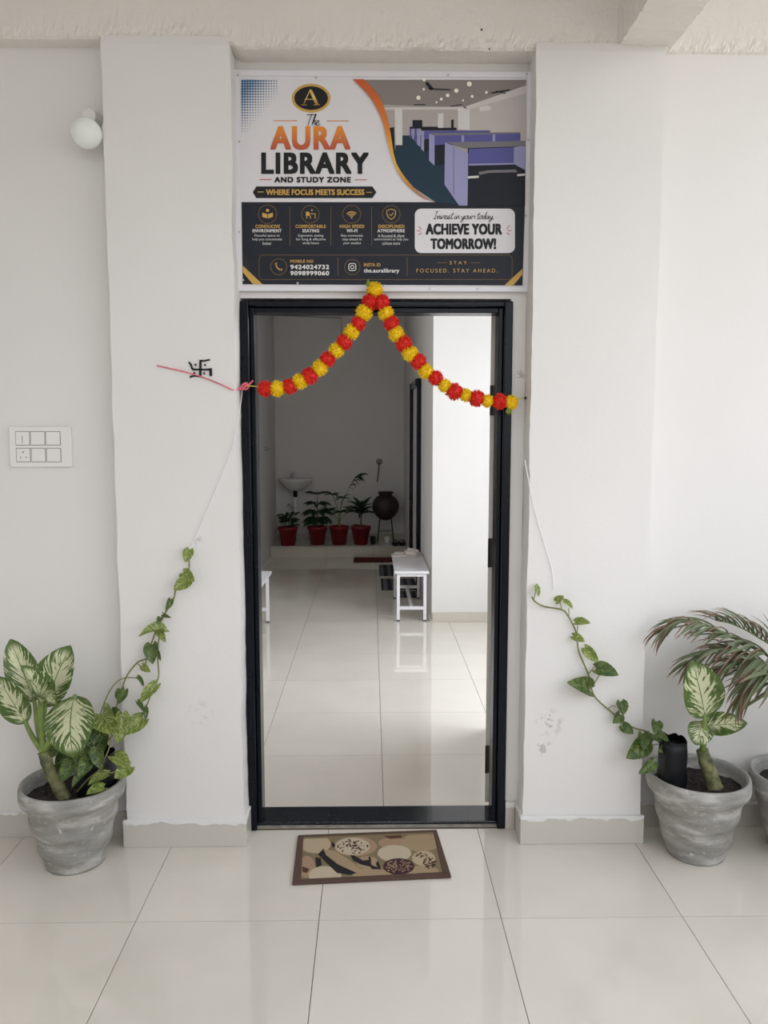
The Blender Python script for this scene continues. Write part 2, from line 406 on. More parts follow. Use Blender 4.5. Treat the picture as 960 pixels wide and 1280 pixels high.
# platform at the end of the corridor
pf = struct(MB().box((-1.27, 10.015, -.06), (.445, 10.66, .135)).build('floor_platform', 'cement'))
for i, (a, b_) in enumerate(((-1.268, -.57), (-.566, .02), (.024, .44))):
    MB().box((a, 10.0, -.03), (b_, 10.015, .13)).build('riser_tile', 'riser_tile', pf)
    MB().box((a, 9.99, .1352), (b_, 10.655, .145)).build('tile', 'floor_tile', pf)
# skirtings
def skirt(name, spans, mat='skirting_tile'):
    p = None
    for k, (a, b_) in enumerate(spans):
        if k == 0: p = struct(MB().box(a, b_).build(name, mat, bevel=.002))
        else: MB().box(a, b_).build('skirting_tile', mat, p, bevel=.002)
    return p
skirt('baseboard_left', [((-1.60, YL - .014, 0), (-1.288, YL, .1)), ((-2.2, YL - .014, 0), (-1.602, YL, .1)), ((-1.286, YL - .014, 0), (PLX[0], YL, .1))])
skirt('baseboard_pillar_left', [((PLX[0] - .012, YP - .014, 0), (PLX[1] + .012, YP, .108)), ((PLX[1], YP, 0), (PLX[1] + .012, YD - .015, .108))])
skirt('baseboard_pillar_right', [((PRX[0] - .012, YP - .014, 0), (PRX[1] + .012, YP, .112)), ((PRX[0] - .012, YP, 0), (PRX[0], YD - .014, .112))])
skirt('baseboard_door', [((.538, YD - .013, 0), (PRX[0] - .0125, YD, .112))])
skirt('baseboard_right', [((PRX[1], YR - .014, 0), (1.7, YR, .1)), ((1.702, YR - .014, 0), (2.39, YR, .1))])
skirt('baseboard_inner_corner', [((.51, 6.566, 0), (1.1, 6.58, .085)), ((1.102, 6.566, 0), (1.7, 6.58, .085)), ((1.702, 6.566, 0), (1.9, 6.58, .085))], 'skirting_inner')
skirt('baseboard_inner_back', [((-1.26, 10.646, .146), (-.6, 10.66, .225)), ((-.598, 10.646, .146), (.43, 10.66, .225))], 'skirting_inner')

# door frame, opened leaf, granite sill -----------------------------------------
fx0, fx1, ix0, ix1, ft, it = -.492, .537, -.443, .487, 2.085, 2.045
door = struct(MB().box((fx0, YD - .012, 0), (ix0 - .018, YB, ft)).build('door_1', 'frame_black', bevel=.004))
MB().box((ix1 + .018, YD - .012, 0), (fx1, YB, ft)).build('jamb', 'frame_black', door, bevel=.004)
MB().box((ix0 - .018, YD - .012, it + .02), (ix1 + .018, YB, ft)).build('frame_head', 'frame_black', door, bevel=.004)
MB().box((ix0 - .018, YD + .018, 0.02), (ix0, YB - .03, it + .02)).build('door_stop', 'frame_black', door, bevel=.003)
MB().box((ix1, YD + .018, 0.02), (ix1 + .018, YB - .03, it + .02)).build('door_stop', 'frame_black', door, bevel=.003)
MB().box((ix0, YD + .018, it), (ix1, YB - .03, it + .02)).build('door_stop', 'frame_black', door, bevel=.003)
hx, hy = ix1 + .026, YB + .022
leaf = MB((hx, hy, 0)).box((hx - .034, hy, .03), (hx, hy + .92, it + .01)).build('door_leaf', 'door_leaf', door, bevel=.002)
leaf.location = (hx, hy, 0); leaf.rotation_euler = (0, 0, -math.radians(9.5))
for z in (1.72, 1.1, .22):
    MB((hx, hy, 0)).box((hx - .031, hy - .003, z - .06), (hx - .016, hy, z + .06)).tube([(hx - .03, hy - .004, z - .06), (hx - .03, hy - .004, z + .06)], .005, 8).build('hinge', 'hinge_metal', leaf)
sill = struct(MB().box((-.478, 3.105, 0), (.522, 3.245, .018)).build('trim_1', 'granite', bevel=.003))
MB().box((-.49, 3.094, 0), (.535, 3.1045, .007)).build('cement_bed', 'cement', sill)
# door in the right wall of the corridor
d2 = struct(MB().prism([(.442, 7.78, .0), (.49, 7.78, 0), (.49, 7.86, 0), (.442, 7.86, 0)], (0, 0, 2.1)).build('door_2', 'frame_black'))
MB().box((.418, 8.72, 0), (.474, 8.80, 2.1)).build('jamb', 'frame_black', d2)
MB().box((.43, 7.86, 2.03), (.476, 8.72, 2.1)).build('frame_head', 'frame_black', d2)
MB().prism([(.47, 7.86, .01), (.49, 7.86, .01), (.49, 8.72, .01), (.455, 8.72, .01)], (0, 0, 2.02)).build('door_leaf', 'door_leaf', d2)

# ================================================================ SIGN BOARD
YS = 3.062
base = at(478, 365, YS)
sign = thing('sign_board', base, 'printed library sign board with white border above the black door frame', 'sign')
def fl(name, rgb, rough=.42):
    if name not in MATS: plain(name, rgb, rough, spec=.3)
    return name
def S(px, py, lay=1): p = at(px, py, YS); p.y = YS - .0012 - .00035 * lay; return p
def smesh(): return MB(base)
c4 = [at(291, 88, YS), at(663, 88, YS), at(661, 365, YS), at(296, 364, YS)]
bx0 = (c4[0].x + c4[3].x) / 2; bx1 = (c4[1].x + c4[2].x) / 2; bz1 = c4[0].z; bz0 = c4[2].z
fl('sheet_white', (226, 223, 224)); fl('navy', (24, 27, 38)); fl('gold', (206, 164, 84)); fl('cream_text', (226, 224, 220)); fl('ink', (20, 20, 23))
fl('gold_dim', (120, 96, 56)); fl('frame_pvc', (228, 226, 229), .3)
smesh().box((bx0 + .004, YS - .001, bz0 + .004), (bx1 - .004, YD - .0005, bz1 - .004)).build('printed_sheet', 'sheet_white', sign)
for a, b_ in (((bx0, bz0), (bx0 + .022, bz1)), ((bx1 - .016, bz0), (bx1, bz1)), ((bx0 + .022, bz1 - .02), (bx1 - .016, bz1)), ((bx0 + .022, bz0), (bx1 - .016, bz0 + .018))):
    smesh().box((a[0], YS - .007, a[1]), (b_[0], YD - .0005, b_[1])).build('border_strip', 'frame_pvc', sign, bevel=.0015)
for (px, py) in ((297, 94), (395, 97), (560, 94), (658, 93), (299, 177), (299, 290), (304, 350), (372, 354), (480, 357), (537, 361), (597, 361), (657, 270), (660, 175)):
    p = at(px, py, YS - .008); q = smesh(); q.lathe([(.0045, 0), (.004, .0015), (.001, .0025)], p, 10, M4=Matrix.Rotation(math.pi / 2, 4, 'X')); q.build('screw', 'chrome', sign)
def shape(name, pts, mat, lay=1, parent=None):
    q = smesh(); P = [S(x, y, lay) for x, y in pts]
    ar = sum(P[i].x * P[(i + 1) % len(P)].z - P[(i + 1) % len(P)].x * P[i].z for i in range(len(P)))
    if ar < 0: P.reverse()
    return q.poly(P).build(name, mat, parent or sign)
def ell(cx, cy, rx, ry, n=40, a0=0, a1=2 * math.pi): return [(cx + rx * math.cos(a0 + (a1 - a0) * i / n), cy + ry * math.sin(a0 + (a1 - a0) * i / n)) for i in range(n)]
def strokes(q, pts, wd, lay, mi=0):
    """a pen line as flat print"""
    P = [Vector((x, y)) for x, y in pts]; n = len(P); L_ = []; R_ = []
    for i in range(n):
        d = (P[min(i + 1, n - 1)] - P[max(i - 1, 0)]).normalized(); nn = Vector((-d.y, d.x)) * wd / 2
        L_.append(S(*(P[i] + nn), lay)); R_.append(S(*(P[i] - nn), lay))
    q.add(L_ + R_, [(i, i + 1, n + i + 1, n + i) for i in range(n - 1)], mi)
def ring(q, cx, cy, rx, ry, wd, lay, mi=0): strokes(q, ell(cx, cy, rx, ry, 36) + [(cx + rx, cy)], wd, lay, mi)
def rrect(x0, y0, x1, y1, r):
    o = []
    for (cx, cy, a) in ((x1 - r, y0 + r, -90), (x1 - r, y1 - r, 0), (x0 + r, y1 - r, 90), (x0 + r, y0 + r, 180)):
        for k in range(7): t = math.radians(a + 15 * k); o.append((cx + r * math.cos(t), cy + r * math.sin(t)))
    return o
def text(s_, x0, y0, x1, y1, mat, lay=3, fat=0.0, space=1.0, shear=0.0, name='lettering', parent=None):
    cu = bpy.data.curves.new('t', 'FONT'); cu.body = s_; cu.space_character = space; cu.shear = shear; cu.resolution_u = 3; cu.fill_mode = 'FRONT'
    ob = bpy.data.objects.new('t', cu); COL.objects.link(ob); bpy.context.view_layer.update()
    me = bpy.data.meshes.new_from_object(ob.evaluated_get(bpy.context.evaluated_depsgraph_get()))
    bpy.data.objects.remove(ob); bpy.data.curves.remove(cu)
    xs = [v.co.x for v in me.vertices]; ys = [v.co.y for v in me.vertices]
    ax, bx, ay, by = min(xs), max(xs), min(ys), max(ys)
    V = [(v.co.x, v.co.y) for v in me.vertices]; Fc = [tuple(p.vertices) for p in me.polygons]; bpy.data.meshes.remove(me)
    x0 += fat; x1 -= fat; y0 += fat; y1 -= fat; q = smesh()
    offs = [(0, 0)] if fat == 0 else [(fat * i_, fat * j_ * .8) for i_ in (-1, -.33, .33, 1) for j_ in (-1, 0, 1)]
    for k, (dx, dy) in enumerate(offs):
        q.add([S(x0 + (a_ - ax) / (bx - ax) * (x1 - x0) + dx, y1 - (b_ - ay) / (by - ay) * (y1 - y0) + dy, lay + .05 * k) for a_, b_ in V], Fc)
    return q.build(name, mat, parent or sign)
# photograph of the reading room printed at top right (z(x,y): picture units)
def z2(x, y): return (465 + x * .2083, 80 + y * .2083)
band_l = [(441, 100), (462, 122), (477, 150), (486, 184), (494, 209), (507, 230), (527, 247), (543, 253)]
band_r = [(455, 100), (472.5, 119), (482, 141), (488, 166), (493, 197), (500, 213), (514, 232), (530, 247), (543, 253)]
def dense(pts): return [tuple(p)[:2] for p in smoothpath([(x, y, 0) for x, y in pts], 5)]
bl, br = dense(band_l), dense(band_r)
fl('pic_wall', (176, 168, 161)); fl('pic_ceil', (138, 130, 126)); fl('pic_beam', (206, 200, 196)); fl('pic_white', (214, 210, 207)); fl('pic_floor', (22, 50, 66)); fl('pic_lav', (152, 152, 190))
fl('pic_blue', (88, 88, 150)); fl('pic_dark', (18, 22, 34)); fl('pic_grey', (120, 118, 122)); fl('pic_lamp', (250, 244, 228)); fl('pic_wall2', (190, 183, 176))
pic = shape('photo_print', br + [(656, 253), (658, 100)], 'pic_wall', 1)
def pp(pts, mat, lay, nm='picture_area'): shape(nm, [z2(*p) for p in pts], mat, lay, pic)
bxs = [(p[0], p[1]) for p in br if p[1] < 131]
shape('picture_area', bxs + [(477, 131)] + [z2(560, 262), z2(925, 128), z2(925, 97)], 'pic_ceil', 2, pic)
pp([(60, 262), (555, 258), (580, 274), (66, 276)], 'pic_beam', 3)
pp([(545, 262), (925, 130), (925, 178), (580, 274)], 'pic_beam', 3)
pp([(580, 274), (925, 180), (925, 470), (580, 400)], 'pic_wall2', 3)
pp([(132, 560), (142, 488), (185, 430), (300, 430), (440, 520), (540, 700), (575, 850), (380, 830), (250, 742), (190, 672), (150, 610)], 'pic_floor', 3)
pp([(135, 266), (182, 266), (182, 488), (142, 488)], 'pic_white', 4); pp([(395, 300), (428, 296), (428, 385), (395, 385)], 'pic_white', 4); pp([(515, 262), (585, 272), (585, 400), (515, 395)], 'pic_white', 4)
pp([(243, 338), (302, 338), (302, 378), (243, 378)], 'pic_dark', 4); pp([(475, 337), (490, 335), (490, 384), (475, 384)], 'pic_dark', 4)
pp([(104, 385), (133, 380), (138, 590), (124, 545)], 'pic_dark', 4); pp([(640, 262), (690, 250), (712, 258), (712, 278), (650, 286)], 'pic_white', 5)
for k, (x0, y0, x1, y1, d) in enumerate(((226, 380, 236, 450, 0), (240, 382, 252, 460, 0), (255, 385, 268, 478, 0), (270, 388, 290, 500, 0))):
    pp([(x0, y0), (x1, y0 + 5), (x1, y1), (x0, y1 - 16)], 'pic_lav' if k % 2 else 'pic_blue', 5)
pp([(225, 378), (390, 378), (400, 386), (230, 390)], 'pic_dark', 5); pp([(290, 386), (505, 384), (510, 398), (300, 402)], 'pic_dark', 5)
pp([(294, 400), (312, 405), (312, 528), (294, 512)], 'pic_lav', 6); pp([(312, 405), (400, 402), (400, 446), (312, 455)], 'pic_blue', 6); pp([(312, 455), (342, 450), (342, 520), (312, 528)], 'pic_dark', 6)
pp([(400, 402), (500, 400), (500, 418), (400, 420)], 'pic_blue', 6); pp([(495, 402), (705, 400), (712, 418), (505, 420)], 'pic_blue', 6)
pp([(342, 420), (375, 432), (375, 612), (342, 582)], 'pic_lav', 7); pp([(375, 430), (540, 424), (540, 486), (375, 490)], 'pic_blue', 7); pp([(375, 490), (440, 486), (440, 600), (375, 612)], 'pic_dark', 7)
pp([(540, 424), (725, 420), (725, 472), (540, 480)], 'pic_blue', 7); pp([(725, 420), (890, 416), (890, 462), (725, 470)], 'pic_blue', 7); pp([(536, 424), (552, 424), (552, 482), (536, 482)], 'pic_lav', 8); pp([(722, 420), (738, 420), (738, 472), (722, 472)], 'pic_lav', 8)
pp([(342, 418), (885, 412), (892, 420), (376, 432)], 'pic_grey', 8)
pp([(575, 500), (918, 490), (918, 852), (568, 852)], 'pic_dark', 9); pp([(437, 472), (577, 540), (572, 852), (522, 852), (434, 726)], 'pic_lav', 10); pp([(580, 512), (850, 502), (850, 600), (580, 606)], 'pic_blue', 10)
pp([(850, 502), (918, 492), (918, 640), (850, 602)], 'pic_lav', 10); pp([(437, 472), (918, 464), (918, 496), (560, 508)], 'pic_grey', 11); pp([(580, 602), (850, 596), (852, 606), (580, 612)], 'pic_lav', 11)
pp([(575, 676), (640, 672), (640, 686), (575, 690)], 'pic_white', 11); pp([(870, 664), (918, 660), (918, 672), (870, 676)], 'pic_white', 11); pp([(488, 500), (492, 502), (492, 790), (486, 786)], 'pic_grey', 11)
pp([(640, 650), (700, 640), (860, 636), (872, 652), (700, 656), (642, 668)], 'pic_grey', 11)
for (x, y, r) in ((583, 124, 15), (505, 164, 13), (453, 192, 11), (415, 214, 9), (278, 206, 13), (312, 98, 10), (600, 198, 9), (685, 174, 9), (386, 233, 6), (545, 222, 6), (310, 155, 7)):
    shape('picture_area', ell(*z2(x, y), r * .2083, r * .2083, 14), 'pic_lamp', 12, pic)
for a, b_, wd in (((325, 115), (360, 155), 4), ((340, 152), (470, 158), 1.2), ((715, 178), (825, 158), 1.4), ((740, 165), (800, 180), 1.0), ((250, 248), (320, 246), 1), ((470, 258), (540, 245), .8)):
    q = smesh(); strokes(q, [z2(*a), z2(*b_)], wd, 12); q.build('picture_area', 'pic_dark', pic)
# swoosh
b = NB('swoosh'); s = b.n('ShaderNodeSeparateXYZ'); b.l(b.obj(), s.inputs[0])
zt_, zb_ = (at(450, 100, YS) - base).z, (at(543, 253, YS) - base).z
b.color(b.ramp(b.math('DIVIDE', b.math('SUBTRACT', s.outputs[2], zb_), zt_ - zb_), [(0, lin((170, 88, 48))), (.35, lin((232, 182, 58))), (.65, lin((216, 120, 36))), (1, lin((196, 84, 34)))])); b.set(Roughness=.42)
q = smesh(); nn = min(len(bl), len(br)); br2 = [br[round(i * (len(br) - 1) / (nn - 1))] for i in range(nn)]; bl2 = [bl[round(i * (len(bl) - 1) / (nn - 1))] for i in range(nn)]
q.add([S(*p, 14) for p in bl2] + [S(*p, 14) for p in br2], [(i, i + 1, nn + i + 1, nn + i) for i in range(nn - 1)]); q.build('swoosh', 'swoosh', sign)
# halftone corner
q = smesh(); fl('dot_blue', (72, 112, 152))
for i in range(14):
    for j in range(20):
        x, y = 303 + i * 3.3, 101.5 + j * 3.3; k = 1 - (i / 13.5) * .75 - (j / 19.0) * .85
        if k > .02:
            r = .35 + 1.45 * min(1, k * 1.25); P = [S(x + r * math.cos(t), y + r * math.sin(t), 2) for t in [math.pi / 4 * u for u in range(8)]]; q.poly(P[::-1])
tag(q.build('halftone_dots', 'dot_blue', sign), kind='stuff')
# logo and headline
shape('emblem', ell(389, 123, 24.3, 18), 'gold', 2); shape('emblem_disc', ell(389, 123, 21, 14.8), 'ink', 3)
b = NB('gold_foil'); s = b.n('ShaderNodeSeparateXYZ'); b.l(b.obj(), s.inputs[0]); 
b.color(b.ramp(b.smooth(s.outputs[2], (at(389, 132, YS) - base).z, (at(389, 112, YS) - base).z), [(0, lin((176, 128, 44))), (.5, lin((232, 200, 120))), (1, lin((214, 178, 92)))])); b.set(Roughness=.4)
q = smesh()
for pts, wd in (([(388, 112), (380, 130)], 1.1), ([(388, 113), (396.5, 131)], 3.6), ([(376.5, 131.4), (383.5, 131.4)], 1.0), ([(392, 131.4), (400, 131.4)], 1.0), ([(381, 124.5), (393, 124.5)], 1.0)): strokes(q, pts, wd, 4)
q.build('emblem_letter', 'gold_foil', sign)
b = NB('aura_print'); s = b.n('ShaderNodeSeparateXYZ'); b.l(b.obj(), s.inputs[0])
b.color(b.ramp(b.smooth(s.outputs[2], (at(389, 190, YS) - base).z, (at(389, 156, YS) - base).z), [(0, lin((186, 78, 48))), (1, lin((230, 140, 34)))])); b.set(Roughness=.42)
text('AURA', 338, 157.5, 438, 188, 'aura_print', fat=1.5, space=1.12)
text('LIBRARY', 326.7, 190.5, 461, 218, 'ink', fat=1.4, space=1.14)
text('AND STUDY ZONE', 343, 221.2, 438.6, 228.6, 'ink', fat=.5, space=1.15)
text('WHERE FOCUS MEETS SUCCESS', 332.5, 236.8, 455.6, 244.2, 'gold', lay=4, fat=.32)
shape('ribbon', [(316, 240.5), (320.5, 233.2), (465.5, 233.2), (470.5, 240.5), (465.5, 247.8), (320.5, 247.8)], 'ink', 2)
q = smesh()
for a, c_, y in ((342, 371.5, 151.2), (408, 436, 151.4), (324.6, 339.6, 224.6), (443.7, 458.5, 225)): strokes(q, [(a, y), (c_, y)], 1.0, 3)
q.build('print_rule', 'aura_print', sign)
q = smesh()
for a, c_, y in ((322, 330, 240.2), (458, 465, 240.6)): strokes(q, [(a, y), (c_, y)], .9, 4)
q.build('print_rule', 'gold', sign)
# handwriting
GL = {'T': ([[(0, .95), (.5, 1.0), (1.0, .98)], [(.55, 1.0), (.42, .5), (.3, 0)]], .62), 'h': ([[(.1, 0), (.3, .6), (.42, 1.0), (.3, .9), (.14, .1), (.3, .4), (.44, .42), (.42, .1), (.6, .06)]], .5),
      'e': ([[(0, .15), (.26, .24), (.34, .38), (.2, .45), (.08, .25), (.12, .04), (.3, .02), (.5, .15)]], .42), 'I': ([[(.05, .9), (.4, 1.0)], [(.25, .97), (.12, .02)], [(-.05, .05), (.28, 0)]], .4),
      'n': ([[(.0, .42), (.04, 0), (.14, .32), (.28, .44), (.3, .2), (.32, .02), (.46, .1)]], .42), 'v': ([[(0, .42), (.1, .02), (.2, .2), (.3, .44), (.42, .4)]], .36),
      's': ([[(0, .1), (.2, .45), (.26, .2), (.16, 0), (.04, .06), (.3, .06), (.42, .14)]], .36), 't': ([[(.22, .85), (.1, .1), (.2, 0), (.34, .1)], [(-.04, .56), (.36, .62)]], .3),
      'i': ([[(.06, .42), (.02, .06), (.12, .0), (.26, .14)], [(.12, .62), (.13, .66)]], .22), 'y': ([[(0, .42), (.06, .08), (.2, .1), (.32, .42), (.22, -.2), (.06, -.42), (.0, -.2), (.4, .12)]], .4),
      'o': ([[(.2, .42), (.04, .3), (.04, .06), (.2, 0), (.32, .2), (.24, .42), (.46, .38)]], .4), 'u': ([[(0, .42), (.02, .06), (.14, .02), (.3, .42), (.28, .06), (.44, .1)]], .42),
      'r': ([[(0, .0), (.06, .42), (.2, .34), (.34, .42), (.32, .1), (.44, .1)]], .4), 'd': ([[(.28, .36), (.06, .36), (.02, .06), (.2, .06), (.4, 1.0), (.3, .06), (.46, .1)]], .44),
      'a': ([[(.28, .38), (.06, .36), (.02, .06), (.18, .06), (.3, .4), (.28, .06), (.44, .1)]], .42), ',': ([[(.06, .08), (.0, -.14)]], .2), ' ': ([], .2)}
def script(s_, x0, y0, x1, hgt, wd, mat):
    q = smesh(); tot = sum(GL[c][1] for c in s_); k = (x1 - x0) / tot; x = 0
    for c in s_:
        for stq in GL[c][0]:
            pts = smoothpath([(px, py, 0) for px, py in stq], 4)
            strokes(q, [(x0 + (x + p.x + .18 * p.y) * k, y0 - p.y * hgt) for p in pts], wd, 6)
        x += GL[c][1]
    return q.build('lettering', mat, sign)
script('The', 381.5, 157, 399, 13.5, .9, 'ink')
# dark panel
shape('dark_panel', [(302, 252.8), (656, 252.8), (653, 357), (303.5, 355.5)], 'navy', 2)
for pts in ([(303.4, 332), (303.6, 340.5), (316.5, 355.5), (328.5, 355.5)], [(653, 336), (652.8, 343.5), (641.5, 356.8), (630.5, 356.8)]): shape('gold_stripe', pts, 'gold', 3)
q = smesh()
for k in range(6):
    for j in range(8):
        if k + j < 10:
            x, y = 304.5 + k * 2, 331 - j * 2 + k * 3.5; P = [S(x + .35 * math.cos(t), y + .35 * math.sin(t), 3) for t in (0, 1.57, 3.14, 4.71)]; q.poly(P[::-1])
tag(q.build('halftone_dots', 'gold_dim', sign), kind='stuff')
q = smesh()
for x in (362.5, 413.7, 464.6): strokes(q, [(x, 259), (x, 307)], .5, 3)
rr = rrect(324, 319, 640, 349.5, 5); strokes(q, rr + [rr[0]], .6, 3)
for x in (422.5, 509): strokes(q, [(x, 322), (x, 345)], .6, 3)
strokes(q, [(546, 328.6), (559, 328.6)], .6, 3); strokes(q, [(587, 328.6), (600, 328.6)], .6, 3)
q.build('print_rule', 'gold_dim', sign)
def icon(cx, cy, r, parts):
    q = smesh(); ring(q, cx, cy, r, r, .7, 4); o = q.build('icon', 'gold_dim', sign)
    q = smesh()
    for kind, a in parts:
        if kind == 's': strokes(q, a[0], a[1], 5)
        else:
            P = [S(x, y, 5) for x, y in a]; q.poly(P)
    q.build('icon_mark', 'gold', o)
icon(334.6, 268, 11.5, [('p', [(328, 266), (334.2, 268), (334.2, 273.2), (328, 271.5)]), ('p', [(341.2, 266), (335, 268), (335, 273.2), (341.2, 271.5)]), ('p', ell(334.6, 263.2, 2, 2, 14))])
icon(388, 268, 11, [('p', [(382.5, 265), (386.5, 265), (387.5, 270), (382.5, 270)]), ('s', ([(388, 267.5), (394.5, 267.5)], 1)), ('s', ([(394, 267.5), (394, 273.5)], 1)), ('s', ([(383.5, 270), (383.5, 273.5)], 1)), ('s', ([(388, 270), (388, 273.5)], 1)), ('p', ell(390, 263, 1.1, 1.1, 10))])
icon(439.6, 268, 11.2, [('s', (ell(439.6, 272.5, 7.5, 7.5, 14, math.radians(218), math.radians(325)), 1.3)), ('s', (ell(439.6, 272.5, 5, 5, 12, math.radians(218), math.radians(325)), 1.3)), ('s', (ell(439.6, 272.5, 2.6, 2.6, 10, math.radians(218), math.radians(325)), 1.2)), ('p', ell(439.6, 272.4, 1, 1, 10))])
icon(489, 268, 11, [('s', ([(489, 261.5), (494.5, 263.5), (494.3, 268.5), (492.5, 272), (489, 274.5), (485.5, 272), (483.7, 268.5), (483.5, 263.5), (489, 261.5)], 1.0)), ('s', ([(486.5, 268), (488.5, 270), (492, 266)], 1.0))])
icon(348.5, 333.7, 10, [('s', ([tuple(p)[:2] for p in smoothpath([(345, 329.5, 0), (345.8, 333, 0), (348.5, 336.6, 0), (352.3, 338, 0)], 4)], 1.6)), ('p', ell(345.2, 330, 1.4, 1.8, 10)), ('p', ell(351.5, 337.4, 1.8, 1.4, 10))])
icon(440.4, 334, 9.6, [])
q = smesh(); r4 = rrect(436, 329.6, 444.8, 338.4, 2.4); strokes(q, r4 + [r4[0]], 1, 5); ring(q, 440.4, 334, 2.1, 2.1, .9, 5); q.build('icon_mark', 'cream_text', sign)
for s_, a, c_ in (('CONDUCIVE', 319.4, 350), ('COMFORTABLE', 369.4, 407.5), ('HIGH SPEED', 424.6, 455.4), ('DISCIPLINED', 473, 505.6)): text(s_, a, 281, c_, 285.2, 'gold', fat=.14, space=1.1)
for s_, a, c_ in (('ENVIRONMENT', 315.8, 352), ('SEATING', 378, 399), ('WI-FI', 433.3, 446.7), ('ATMOSPHERE', 471.8, 506)): text(s_, a, 286.5, c_, 290.7, 'cream_text', fat=.14, space=1.1)
for cx, lines in ((334, ('Peaceful space to', 'help you concentrate', 'better')), (388.5, ('Ergonomic seating', 'for long & effective', 'study hours')), (440, ('Stay connected,', 'stay ahead in', 'your studies')), (489, ('A focused & silent', 'environment to help you', 'achieve more'))):
    for k, s_ in enumerate(lines): wdt = len(s_) * .92; text(s_, cx - wdt, 293 + k * 4.7, cx + wdt, 296.8 + k * 4.7, 'cream_text')
text('MOBILE NO', 363, 324.8, 391.7, 328.5, 'gold', fat=.12, space=1.1); text('9424024732', 363, 331, 411.5, 336.8, 'cream_text', fat=.28, space=1.12); text('9098999060', 363, 338.7, 411.5, 344.4, 'cream_text', fat=.28, space=1.12)
text('INSTA ID', 454.8, 329, 475.6, 333.2, 'gold', fat=.12, space=1.1); text('the.auralibrary', 454.8, 335.8, 499, 342.4, 'cream_text', fat=.22, space=1.1)
text('STAY', 562, 326.5, 583.5, 330.7, 'gold', space=1.5); text('FOCUSED. STAY AHEAD.', 520.5, 336, 622, 340.8, 'gold', space=1.5)
shape('slogan_box', rrect(518.5, 261, 643.5, 316.5, 8), 'sheet_white', 3)
text('ACHIEVE YOUR', 532, 279.5, 627.5, 293.8, 'ink', lay=5, fat=.8, space=1.06); text('TOMORROW!', 538, 298, 620, 312, 'ink', lay=5, fat=.8, space=1.06)
script('Invest in your today,', 542, 274, 618, 9.5, .75, 'ink')
q = smesh()
for a, b_ in (((527, 287), (523, 283)), ((526, 289), (521, 289)), ((527, 291), (523, 294)), ((633, 286), (637, 282)), ((634, 288.5), (639, 288.5)), ((633, 291), (637, 294))): strokes(q, [a, b_], .9, 5)
q.build('print_rule', 'aura_print', sign)

# ================================================================ WALL FITTINGS
# bulb in a batten holder, left wall
hp = at(117, 151, YL)
bulb = thing('light_bulb', hp, 'round white bulb in a wall holder beside the left pillar', 'light bulb')
dirv = Vector((.05, -.8, -.62)).normalized()
rot = dirv.to_track_quat('Z', 'Y').to_matrix().to_4x4()
q = MB(); q.lathe([(.034, 0), (.034, .012), (.028, .03), (.024, .05)], (0, 0, 0), 28, M4=Matrix.Rotation(math.pi / 2, 4, 'X')); q.build('holder', 'plastic_white', bulb, True, bevel=.001)
q = MB(); q.lathe([(.02, .03), (.021, .07), (.0215, .075)], (0, 0, 0), 24, M4=rot); q.build('bulb_collar', 'plastic_grey', bulb, True)
pr = [(.021, .072), (.03, .085), (.046, .105)] + [(.054 * math.cos(t), .125 + .052 * math.sin(t)) for t in [math.radians(a) for a in range(0, 90, 9)]] + [(.002, .177)]
q = MB(); q.lathe(pr, (0, 0, 0), 32, M4=rot); q.build('glass_globe', 'bulb_glass', bulb, True)
# switch board
a = at(10, 533, YL - .012); c_ = at(90, 584, YL - .012); cen = (a + c_) / 2; cen.y = YL
sw = thing('switch_board', cen, 'white six-module electric switch plate with socket on left wall', 'switch')
hw, hh = (c_.x - a.x) / 2, (a.z - c_.z) / 2
MB().box((-hw, -.012, -hh), (hw, 0, hh)).build('plate', 'plastic_white', sw, bevel=.004, seg=3)
mw = hw * .43; gap = hw * .06
for r in range(2):
    for k in range(3):
        x0 = -hw * .76 + k * (mw + gap); z0 = hh * .1 - r * hh * .82; mh = hh * .64
        MB().box((x0 - .002, -.0125, z0 - .002), (x0 + mw + .002, -.0115, z0 + mh + .002)).build('module_gap', 'gap_grey', sw)
        if r == 1 and k == 0:
            so = MB().box((x0, -.0145, z0), (x0 + mw, -.012, z0 + mh)).build('socket', 'plastic_white', sw, bevel=.001)
            for (dx, dz, rr_) in ((.5, .72, .0026), (.3, .32, .0022), (.72, .32, .0022)):
                MB().tube([(x0 + mw * dx, -.0149, z0 + mh * dz), (x0 + mw * dx, -.0143, z0 + mh * dz)], rr_, 12).build('socket_hole', 'hole_black', so)
        else:
            y0 = -.0145
            s1 = MB().prism([(x0, y0 - .002, z0), (x0, y0, z0 + mh), (x0, -.012, z0 + mh), (x0, -.012, z0)], (mw, 0, 0)).build('switch', 'plastic_white', sw, bevel=.0008)
            if r == 0 and k == 0: MB().box((x0 + mw * .47, y0 - .0022, z0 + mh * .15), (x0 + mw * .51, y0 - .0005, z0 + mh * .7)).build('indicator', 'plastic_grey', s1)
